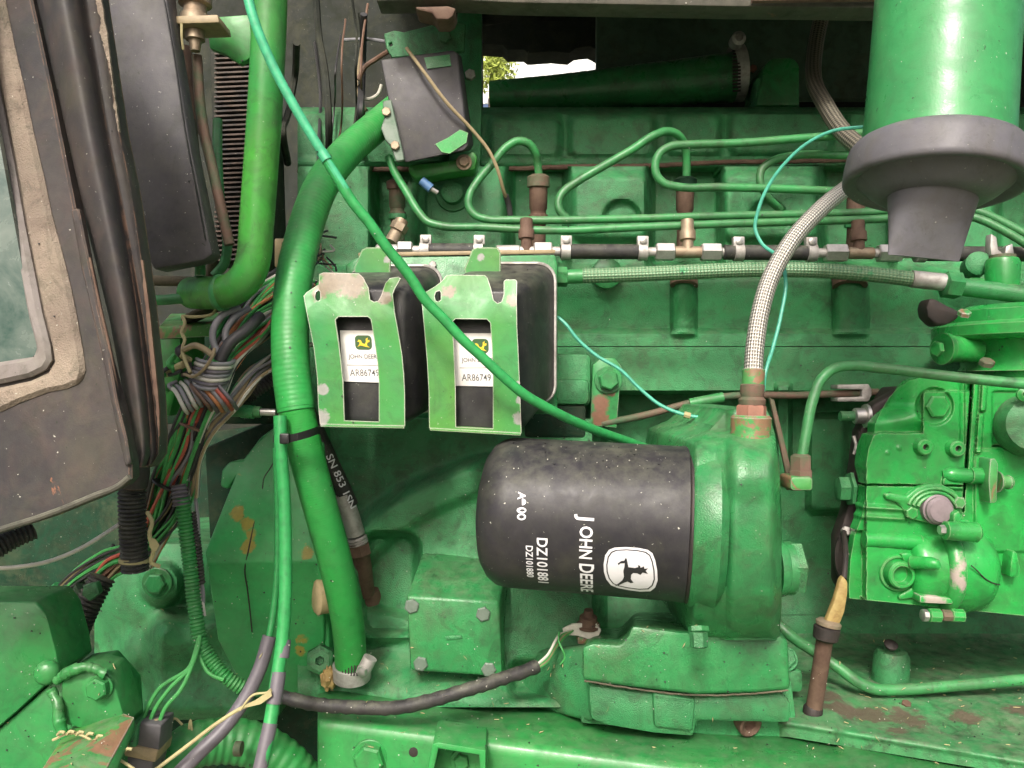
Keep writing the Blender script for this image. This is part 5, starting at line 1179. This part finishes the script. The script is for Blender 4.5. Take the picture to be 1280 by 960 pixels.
obj('paint_flake', plate([(544, 180), (560, 172), (575, 162), (585, 166), (583, 178), (574, 184), (562, 192), (552, 190)], lambda x, y: .8435, .0012, bevel=0), 'green_pump', im)
obj('paint_flake', plate([(530, 72), (562, 68), (564, 82), (534, 86)], lambda x, y: .8435, .0012, bevel=0), 'green', im)
obj('terminal_strip', plate([(478, 126), (489, 124), (497, 160), (506, 200), (495, 202), (488, 182), (482, 176), (476, 160), (480, 148)], lambda x, y: .836, .005, bevel=.001), 'bolt_grey', im)
for x, y in ((483, 140), (494, 182)): bolt(im, x, y, .835, 6, 4, mat='brass')
gw = thing('thin_cable', 'thin grey cable slanting across the black module', 'wire', P(632, 270, .84))
obj('strand', ptube([(508, 60, .84), (530, 90, .832), (560, 130, .832), (590, 162, .84), (612, 190, .845), (622, 212, .848), (630, 240, .86), (634, 250, .87)], 2.2, 8), 'wire_tan', gw)
obj('sheathed_end', ptube([(632, 244, .866), (636, 256, .872), (638, 270, .875)], 3.6, 8), 'wire_black', gw)
bl = thing('blue_terminal', 'small blue crimp terminal below the black module', 'terminal', P(536, 236, .87))
obj('crimp', ptube([(527, 226, .868), (539, 236, .868)], 6, 10, smooth=False), 'wire_blue', bl); obj('tip', ptube([(539, 236, .868), (547, 241, .87)], 3, 8), 'steel', bl)
tl_ = thing('bonnet_latch', 'rusty brown latch tab hanging from the bonnet edge', 'latch', P(553, 24, .775))
obj('tab', prism(poly([(518, 8), (560, 7), (570, 10), (566, 20), (560, 24), (546, 24), (540, 16), (522, 12)], .782), .03, .002), 'rusty', tl_)
for i, pts in enumerate(([(448, 100, .90), (456, 84, .90), (470, 74, .90), (486, 64, .89)], [(452, 60, .92), (448, 96, .92), (452, 130, .91), (458, 138, .905)], [(449, 120, .905), (460, 124, .90), (472, 118, .90), (477, 106, .90)], [(430, 50, .95), (455, 49, .94), (482, 52, .90)])):
    t = thing('stray_wire', ['brown wire bowing up to the bracket arm left of the module', 'tan wire hanging straight down left of the module', 'pale looped wire touching the edge of the module', 'grey wire running level into the bracket arm'][i], 'wire', P(*pts[-1]), 'loose wires left of the black module')
    obj('strand', ptube(pts, 2.2 if i else 3.2, 8), ['wire_brown', 'wire_tan', 'wire_white', 'wire_grey'][i], t)
# ================================================================== wiring harness
wh = thing('wiring_harness', 'messy bundle of coloured wires hanging between cab post and hose', 'wiring', P(200, 700, .70))
WC = ['wire_green', 'wire_green', 'wire_green', 'wire_tan', 'wire_black', 'wire_black', 'wire_white', 'wire_grey', 'wire_green', 'wire_tan']
def bundle(path, n, spread, r=2.3, cols=WC, parent=wh, seed=1, swap=.35):
    rnd = random.Random(seed); P3 = [P(*p) for p in path]
    for i in range(n):
        a, q = rnd.uniform(-1, 1), rnd.uniform(-1, 1); pts = []
        for k, p in enumerate(P3):
            tdir = (P3[min(k + 1, len(P3) - 1)] - P3[max(k - 1, 0)]).normalized(); side = tdir.cross(Vector((0, 1, 0))).normalized()
            s = spread[k] * path[k][2] / F; a += rnd.uniform(-swap, swap); a = max(-1, min(1, a))
            pts.append(p + side * a * s + Vector((0, 1, 0)) * (q * s * .6))
        obj('wire', tube(pts, px(r * rnd.uniform(.8, 1.2), path[0][2]), 6, step=.004), cols[rnd.randrange(len(cols))], parent)
bundle([(378, 345, .82), (338, 378, .76), (305, 415, .71), (280, 450, .69), (262, 485, .68), (245, 520, .68), (232, 560, .69), (216, 600, .70), (196, 650, .72), (172, 700, .74)], 56, [26, 27, 24, 18, 19, 17, 20, 21, 20, 18], 2.3, WC + ['wire_white', 'wire_orange', 'wire_orange', 'wire_red'], seed=3, swap=.5)
bundle([(385, 352, .80), (348, 378, .75), (322, 395, .72), (300, 418, .70), (282, 448, .69), (268, 478, .682)], 14, [12, 14, 12, 10, 10, 10], 2.1, ['wire_red', 'wire_orange', 'wire_white', 'wire_tan', 'wire_green', 'wire_grey'], seed=5)
bundle([(382, 425, .80), (345, 450, .74), (320, 465, .72), (300, 490, .70), (285, 510, .69), (262, 535, .685), (246, 570, .69), (240, 620, .70)], 11, [10, 11, 10, 10, 9, 9, 7, 7], 2.0, ['wire_grey', 'wire_white', 'wire_green', 'wire_tan'], seed=8)
bundle([(236, 600, .695), (222, 640, .70), (200, 668, .71), (170, 690, .73), (130, 700, .75), (95, 722, .76), (72, 742, .77)], 14, [12, 14, 14, 12, 10, 8, 6], 1.9, ['wire_green', 'wire_tan', 'wire_black', 'wire_green'], seed=11)
bundle([(180, 690, .725), (160, 700, .735), (140, 712, .745), (128, 726, .75), (120, 738, .75)], 16, [12, 12, 12, 10, 7], 2.1, ['wire_red', 'wire_red', 'wire_green', 'wire_brown', 'wire_orange', 'wire_tan'], seed=13)
# grey wire loops, wraps
for i, pts in enumerate(([(300, 385, .695), (277, 395, .685), (266, 415, .68), (268, 432, .68), (276, 444, .68)], [(312, 385, .70), (292, 398, .69), (282, 415, .686), (284, 432, .684), (290, 440, .684)])):
    obj('wire_loop', ptube(pts, 4.2, 10), 'wire_grey', wh)
obj('thick_wire', ptube([(325, 395, .70), (305, 415, .68), (288, 428, .672), (274, 452, .668)], 7.5, 12), 'wire_black', wh)
for i in range(7):
    y = 450 + i * 5.0; x = 268 - i * 1.6
    obj('wrap', ptube([(x - 22, y - 1, .682), (x - 14, y + 2, .664), (x + 2, y + 5 + i * .2, .656), (x + 16, y + 5, .662), (x + 25, y + 1, .68)], 2.7, 8), ['wire_grey', 'wire_white', 'cable_grey'][i % 3], wh)
for i in range(5):
    x = 222 + i * 6.0; y = 492 - i * 3
    obj('wrap', ptube([(x - 8, y - 8, .685), (x, y + 2, .664), (x + 8, y + 18, .662), (x + 14, y + 26, .68)], 2.6, 8), ['wire_white', 'wire_grey'][i % 2], wh)
for i in range(6):
    x = 240 + i * 6; y = 480 - i * 1
    obj('wrap', ptube([(x - 6, y - 4, .68), (x + 4, y + 8, .660), (x + 18, y + 24, .660), (x + 26, y + 36, .68)], 2.6, 8), ['wire_brown', 'cable_grey', 'wire_orange', 'wire_grey', 'wire_red', 'cable_grey'][i], wh)
# straw coloured knotted ends
for i, pts in enumerate(([(228, 395, .69), (231, 405, .685), (227, 415, .682), (231, 425, .68), (228, 435, .678), (232, 452, .672), (238, 466, .668)], [(228, 395, .69), (246, 396, .69), (268, 390, .69), (270, 376, .69), (262, 360, .69)], [(230, 468, .672), (244, 470, .66), (256, 460, .655), (266, 444, .655), (268, 436, .66)], [(208, 467, .69), (220, 460, .682), (230, 455, .676)], [(230, 437, .676), (245, 432, .668), (258, 438, .664), (266, 444, .66)])):
    obj('string', ptube(pts, [2.2, 2.0, 2.0, 5, 4][i], 8), ['straw', 'straw', 'wire_tan', 'straw', 'wire_tan'][i], wh)
for i in range(9):
    rnd = random.Random(40 + i); x, y = 214 + rnd.uniform(-10, 26), 455 + rnd.uniform(-22, 28)
    obj('cut_end', ptube([(x, y, .685), (x + rnd.uniform(-10, 10), y + rnd.uniform(2, 12), .678), (x + rnd.uniform(-14, 16), y + rnd.uniform(8, 24), .684)], rnd.uniform(2.2, 4.5), 8), rnd.choice(['wire_black', 'straw', 'wire_grey', 'wire_green', 'wire_tan']), wh)
# ties
def band(cx, cy, d, ax, r, w, mat='tie_black', nm='tie'):
    obj(nm, lathe(P(cx, cy, d), Vector(ax), [(-px(w, d), px(r, d)), (-px(w, d) * .8, px(r + 1, d)), (px(w, d) * .8, px(r + 1, d)), (px(w, d), px(r, d))], 20), mat, wh)
band(242, 533, .682, (.4, 0, 1), 17, 1.6, 'wire_brown'); band(210, 606, .70, (.5, 0, 1), 19, 1.6); 
# corrugated sleeves
cd1 = thing('black_conduit', 'dusty black corrugated conduit hanging below the cab door corner', 'conduit', P(168, 715, .68))
obj('sleeve', conduit([(166, 570, .665), (165, 615, .668), (166, 660, .67), (169, 712, .675)], 17, 5.2), 'rubber', cd1)
obj('cap_cover', ptube([(167, 570, .66), (168, 592, .662), (166, 606, .664)], 18, 20, smooth=False), 'dark_panel', cd1)
obj('tie', lathe(P(168, 700, .675), Vector((.05, 0, 1)), [(-.002, px(17, .675)), (-.0015, px(18.2, .675)), (.0015, px(18.2, .675)), (.002, px(17, .675))], 24), 'straw', cd1)
cd2 = thing('green_conduit', 'slim green corrugated conduit running down to the ground cable', 'conduit', P(300, 860, .68))
obj('sleeve', conduit([(228, 622, .69), (232, 660, .69), (238, 710, .69), (245, 770, .685), (252, 805, .68), (266, 828, .678), (285, 848, .676), (310, 864, .68)], 9.5, 4.6, .2, 12), 'green_hose', cd2)
obj('collar', conduit([(224, 606, .692), (227, 632, .69)], 11, 5, .2, 12), 'cable_grey', cd2)
obj('wire', ptube([(244, 620, .70), (248, 660, .70), (246, 700, .70), (254, 740, .70), (250, 790, .695)], 2.4, 8), 'wire_grey', cd2)
obj('wire', ptube([(246, 640, .70), (238, 690, .70), (252, 745, .70), (256, 770, .695)], 2.0, 8), 'wire_white', cd2)
obj('dark_sleeve', conduit([(240, 640, .70), (246, 690, .70), (250, 730, .70)], 7, 4.2, .2, 10), 'rubber', cd2)
cd3 = thing('split_conduit', 'black split conduit slanting down into the green bracket', 'conduit', P(78, 825, .74))
obj('sleeve', conduit([(128, 722, .735), (112, 752, .73), (95, 790, .73), (72, 838, .735)], 16, 5.4, .16), 'rubber', cd3)
obj('second_sleeve', conduit([(108, 735, .755), (88, 762, .755), (64, 800, .755), (56, 820, .755)], 14, 5.2, .18), 'green_in_shade', cd3)
obj('clip', prism(poly([(104, 732), (120, 728), (124, 742), (112, 752), (102, 744)], .712), .008, .001), 'green_cast', cd3)
cd4 = thing('short_conduit', 'short grey green conduit end above the lower left bracket', 'conduit', P(62, 752, .77))
obj('sleeve', conduit([(76, 736, .765), (62, 748, .765), (50, 758, .765)], 11, 5, .2, 12), 'green_cast', cd4)
for i in range(4): obj('wire', ptube([(76, 738 + i * 2, .765), (98, 722 - i * 2, .762), (122, 704 + i * 2, .758), (142, 690 - i * 3, .754)], 2.4, 8), ['wire_green', 'wire_green', 'wire_tan', 'wire_black'][i], cd4)
cd5 = thing('door_conduit', 'dark corrugated conduit end at the left edge under the door', 'conduit', P(5, 690, .56))
obj('sleeve', conduit([(40, 662, .58), (14, 674, .57), (-12, 690, .56), (-40, 712, .55)], 14, 5.5, .18), 'rubber', cd5)
pw = tag(obj('pale_wire', ptube([(-30, 711, .62), (20, 709, .625), (60, 702, .63), (100, 686, .64), (130, 668, .65), (150, 655, .665)], 2.6, 8), 'wire_white'), 'thin pale wire curving from the left edge to the black conduit', 'wire')
# yellow dry leaf and string at the conduit
dl = thing('dry_straw', 'bit of dry yellow straw caught beside the black conduit', 'straw', P(190, 700, .66))
obj('stalk', ptube([(184, 640, .655), (190, 652, .652), (187, 668, .65), (192, 688, .652), (190, 704, .655), (200, 708, .658)], 2.6, 8), 'straw', dl)
obj('leaf', plate([(186, 672), (194, 674), (199, 682), (194, 690), (187, 684)], lambda x, y: .649, .001, bevel=0), 'straw', dl)
ds2 = thing('straw_stalk', 'dry straw stalk lying across the grey cable sleeve at the bottom', 'straw', P(270, 920, .62))
obj('stalk', ptube([(195, 962, .615), (232, 934, .62), (270, 905, .625), (300, 886, .628), (322, 876, .628), (340, 862, .628)], 2.4, 8), 'straw', ds2)
obj('leaf', plate([(306, 882), (322, 874), (338, 862), (340, 870), (326, 880), (310, 884)], lambda x, y: .622, .001, bevel=0), 'straw', ds2)
obj('stalk', ptube([(300, 888, .627), (318, 868, .627), (334, 866, .627)], 1.5, 6), 'straw', ds2)
ds3 = thing('straw_sprig', 'thin yellow straw sprig lying on the rusty lower left bracket', 'straw', P(110, 940, .58))
obj('stalk', ptube([(66, 925, .585), (90, 916, .583), (112, 924, .58), (128, 938, .578), (150, 950, .578), (175, 966, .578)], 1.8, 6), 'straw', ds3)
for i in range(8): x = 72 + i * 12; y = 922 + (i - 1) ** 2 * .6 - 4; obj('husk', ptube([(x, y, .582), (x + 4, y - 4, .58), (x + 9, y - 3, .58)], 1.9, 6), 'straw', ds3)
# connector with three wires
cn = thing('wire_connector', 'grey two part plug on three green wires in the lower left', 'connector', P(172, 960, .64))
for i, x in enumerate((176, 186, 198)):
    obj('wire', ptube([(x, 906, .648), (x + 8, 886, .65), (x + 22 + i * 3, 862, .655), (238 + i, 832, .665), (246 + i, 808, .672), (250, 795, .676)], 2.6, 8), 'wire_green', cn)
obj('wire', ptube([(250, 800, .678), (252, 826, .674), (262, 842, .67), (280, 850, .668)], 2.4, 8), 'wire_green', cn)
bx_ = rot2(rrect(166, 904, 200, 938, 3), (183, 921), 6)
obj('plug', prism(poly(bx_, .64), .026, .002), 'plug_grey', cn)
obj('latch', prism(poly(rot2(rrect(162, 906, 171, 936, 2), (183, 921), 6), .636), .02, .001), 'green_cast', cn)
obj('seal', prism(poly(rot2(rrect(153, 934, 196, 950, 3), (175, 942), 12), .638), .03, .002), 'wire_tan', cn)
obj('socket', prism(poly(rot2(rrect(150, 948, 190, 985, 3), (170, 960), 12), .642), .028, .002), 'plug_grey', cn)
for i in range(3): obj('contact', lathe(P(174 + i * 11, 905, .648), Vector((0, 0, 1)), [(-.003, px(4, .648)), (.003, px(4, .648)), (.004, px(2.5, .648))], 10), 'wire_tan', cn)
# rubber boot elbow at the bottom
be = thing('ribbed_elbow', 'green painted ribbed rubber elbow at the bottom left of the rail', 'hose', P(300, 985, .72))
rfb = lambda t, s: px(28, .72) * (1 - .05 * (.5 - .5 * math.cos(2 * math.pi * s / .0085)))
obj('elbow', tube([P(*p) for p in ((196, 1020, .70), (205, 965, .70), (232, 936, .705), (275, 926, .72), (320, 932, .73), (352, 950, .735), (385, 985, .74))], rfb, 24, step=.0012), 'green_hose', be)
obj('ring', lathe(P(298, 936, .69), Vector((1, 0, 0)), [(-.003, px(9, .69)), (.003, px(9, .69))], 14), 'rust_green', be)
for i, pts in enumerate(([(214, 920, .70), (212, 905, .70), (218, 898, .70), (228, 906, .70)], [(236, 912, .70), (238, 900, .70), (240, 914, .70)])): obj('twine', ptube(pts, 1.6, 6), 'straw', be)

# ================================================================== lower-left brackets
lb_ = thing('corner_bracket', 'thick welded green bracket plate filling the lower left corner', 'bracket', P(60, 960, .62))
obj('main_plate', prism(poly([(-120, 752), (44, 752), (58, 770), (70, 815), (74, 840), (20, 890), (-120, 1010)], .62), .05, .0018), 'green_rail', lb_)
obj('back_plate', prism(poly([(-120, 1010), (20, 893), (76, 843), (110, 838), (140, 872), (150, 1010)], .625), .05, .0018), 'green_rail', lb_)
obj('lug', prism(poly([(76, 850), (92, 836), (110, 832), (134, 838), (141, 850), (158, 905), (120, 915), (76, 905)], .612), .03, .002), 'green_rail', lb_)
for pts in ([(64, 862, .612), (72, 880, .608), (74, 900, .606), (80, 920, .606)], [(72, 850, .612), (90, 838, .608), (112, 834, .607), (132, 842, .609)]):
    ph = [random.uniform(0, 6) for _ in range(3)]
    obj('weld_bead', tube([P(*p) for p in pts], lambda t, s: px(6.5, .61) * (1 + .05 * math.sin(s * 1150 + ph[0]) + .06 * math.sin(s * 520 + ph[1]) + .12 * math.sin(s * 180 + ph[2])), 10, step=.0012, wob=.0003), 'green_rail', lb_)
bolt(lb_, 126, 858, .611, 14, 11, mat='green_rail', washer=1.15, phase=.1)
obj('round_head', lathe(P(60, 840, .617), Vector((.2, -1, .1)), [(0, px(15, .617)), (.003, px(15, .617)), (.006, px(11, .617)), (.007, px(4, .617))], 24), 'green_rail', lb_)
tb = thing('step_beam', 'rust worn green beam slanting out of the bottom left corner', 'beam', P(110, 965, .56))
obj('top_face', prism([P(84, 912, .62), P(140, 886, .63), P(168, 896, .60), P(120, 985, .54), P(20, 1010, .50)], .006, .001, Vector((0, 0, -1))), 'green_worn', tb)
obj('side_face', prism([P(168, 897, .60), P(170, 910, .60), P(130, 1000, .54), P(119, 986, .54)], .012, .001, Vector((-1, .3, 0))), 'green_rail', tb)

# bracket box behind the harness (green channel)
gx = thing('channel_bracket', 'green channel bracket with muddy top behind the wire bundle', 'bracket', P(240, 500, .80))
obj('top_plate', prism([P(198, 408, .74), P(286, 404, .74), P(300, 390, .82), P(212, 392, .82)], .012, .002, Vector((0, 0, -1))), 'green_worn', gx)
obj('front_web', prism(poly([(198, 414), (226, 414), (224, 470), (212, 520), (203, 520)], .742), .06, .002), 'green_yellow', gx)
obj('ledge', prism([P(226, 395, .73), P(262, 378, .73), P(276, 384, .76), P(236, 402, .76)], .004, .001, Vector((0, 0, -1))), 'wood_dirt', gx)
obj('back_plate', prism(poly([(196, 414), (340, 400), (345, 530), (196, 530)], .86), .01, .002), 'green_in_shade', gx)  # recess shade put into its near black green
lk = thing('linkage_rod', 'green rod with a bright steel tip pointing at the thick hose', 'rod', P(300, 514, .72))
obj('shaft', ptube([(262, 514, .72), (290, 514, .72), (326, 515, .72)], 7, 14, smooth=False), 'green_line', lk)
obj('collar', ptube([(302, 514, .72), (318, 515, .72)], 8.5, 14, smooth=False), 'green', lk)
obj('tip', ptube([(324, 515, .72), (345, 515.5, .72)], 4.6, 12, smooth=False), 'steel', lk)
rc = thing('ribbed_cable', 'black ribbed cable sleeve leaning against the thick hose', 'conduit', P(318, 500, .73))
obj('sleeve', conduit([(290, 512, .73), (318, 490, .73), (342, 470, .74), (352, 440, .75)], 9, 4.4, .2, 12), 'rubber', rc)

# clutter high on the left, behind the module
cl_ = thing('old_cables', 'dark tangle of old cables between thick green pipe and black module', 'cables', P(400, 200, .95))
rnd = random.Random(77)
for i in range(9):
    x0 = rnd.uniform(362, 460); y0 = rnd.uniform(-30, 60); pts = [(x0, y0, rnd.uniform(.88, 1.0))]
    for q in range(4): x0 += rnd.uniform(-9, 7); y0 += rnd.uniform(25, 70); pts.append((x0, y0, rnd.uniform(.86, .98)))
    obj('cable', ptube(pts, rnd.choice([1.2, 1.6, 2.2, 4.5]), 7), rnd.choice(['wire_black', 'wire_black', 'rubber', 'green_in_shade', 'firewall', 'wire_brown']), cl_)
for i in range(16):
    x0 = rnd.uniform(380, 415); y0 = rnd.uniform(285, 330); obj('cut_strand', ptube([(x0, y0, .80), (x0 + rnd.uniform(-12, 12), y0 + rnd.uniform(4, 14), .79), (x0 + rnd.uniform(-16, 18), y0 + rnd.uniform(8, 24), .78)], 1.3, 6), rnd.choice(['wire_tan', 'wire_white', 'wire_black']), cl_)

# ------------------------------------------------------------------ loose chaff and flakes of old paint lying on the surfaces
bpy.context.view_layer.update(); dg = bpy.context.evaluated_depsgraph_get()
def scatter(name, label, cat, mat, n, regions, size, fibre, upmin, seed):
    rnd = random.Random(seed); bm = bmesh.new(); o0 = Vector((0, 0, ZC)); made = tries = 0
    while made < n and tries < n * 6:
        tries += 1; rg = rnd.choice(regions); x, y = rnd.uniform(rg[0], rg[2]), rnd.uniform(rg[1], rg[3])
        hit, loc, nor, _, ob_, _ = SC.ray_cast(dg, o0, (P(x, y, 1) - o0).normalized())
        if not hit or loc.y > 1.1 or ob_.name.startswith(('label', 'pane', 'lettering', 'emblem', 'badge')): continue
        if nor.dot(loc - o0) > 0: nor = -nor
        if nor.z < upmin and rnd.random() > .12: continue
        u = nor.orthogonal().normalized(); v = nor.cross(u); a = rnd.uniform(0, 6.28); t = u * math.cos(a) + v * math.sin(a); s = nor.cross(t); L = rnd.uniform(*size) * loc.y / F; p = loc + nor * .0005
        if fibre:
            w_ = L * rnd.uniform(.05, .1); q = [p - t * L - s * w_, p + t * L * .2 - s * w_ + s * L * rnd.uniform(-.3, .3), p + t * L, p + t * L * .2 + s * w_ * 1.5]
        else: q = [p + (t * math.cos(k_) * rnd.uniform(.5, 1) + s * math.sin(k_) * rnd.uniform(.4, 1)) * L for k_ in (0, 1.2, 2.5, 3.7, 5)]
        lo_v = [bm.verts.new(z) for z in q]; hi_v = [bm.verts.new(z + nor * .0006) for z in q]; m_ = len(q)
        bm.faces.new(hi_v)
        for k_ in range(m_): bm.faces.new((lo_v[k_], lo_v[(k_ + 1) % m_], hi_v[(k_ + 1) % m_], hi_v[k_]))
        made += 1
    tag(obj(name, bm, mat), label, cat, kind='stuff')
LOW = [(400, 850, 1280, 960), (1000, 800, 1280, 940), (730, 780, 980, 860), (0, 740, 340, 960), (400, 800, 730, 900)]
ALL2 = [(0, 0, 1050, 540), (0, 560, 600, 960), (860, 320, 1280, 960), (640, 545, 850, 590)]
scatter('dry_chaff', 'dry straw chaff scattered over the dusty ledges', 'chaff', 'straw', 110, LOW, (1.5, 4.5), True, .25, 5)
scatter('dust_crumbs', 'pale crumbs of dirt stuck all over the machine', 'dirt', 'wire_white', 230, ALL2 + LOW, (.4, 1.1), False, -1, 6)
scatter('dirt_crumbs', 'dark crumbs of oily dirt stuck all over the machine', 'dirt', 'wire_black', 260, ALL2 + LOW + [(345, 180, 450, 840)], (.5, 1.7), False, -1, 7)

# ------------------------------------------------------------------ origins of single-mesh things go to their base
for o in list(COL.objects):
    if o.parent is None and o.type == 'MESH':
        vs = [v.co for v in o.data.vertices]; b = Vector((sum(v.x for v in vs) / len(vs), sum(v.y for v in vs) / len(vs), min(v.z for v in vs)))
        o.data.transform(Matrix.Translation(-b)); o.location = b
        for c in o.children: c.matrix_parent_inverse = Matrix.Translation(-b)
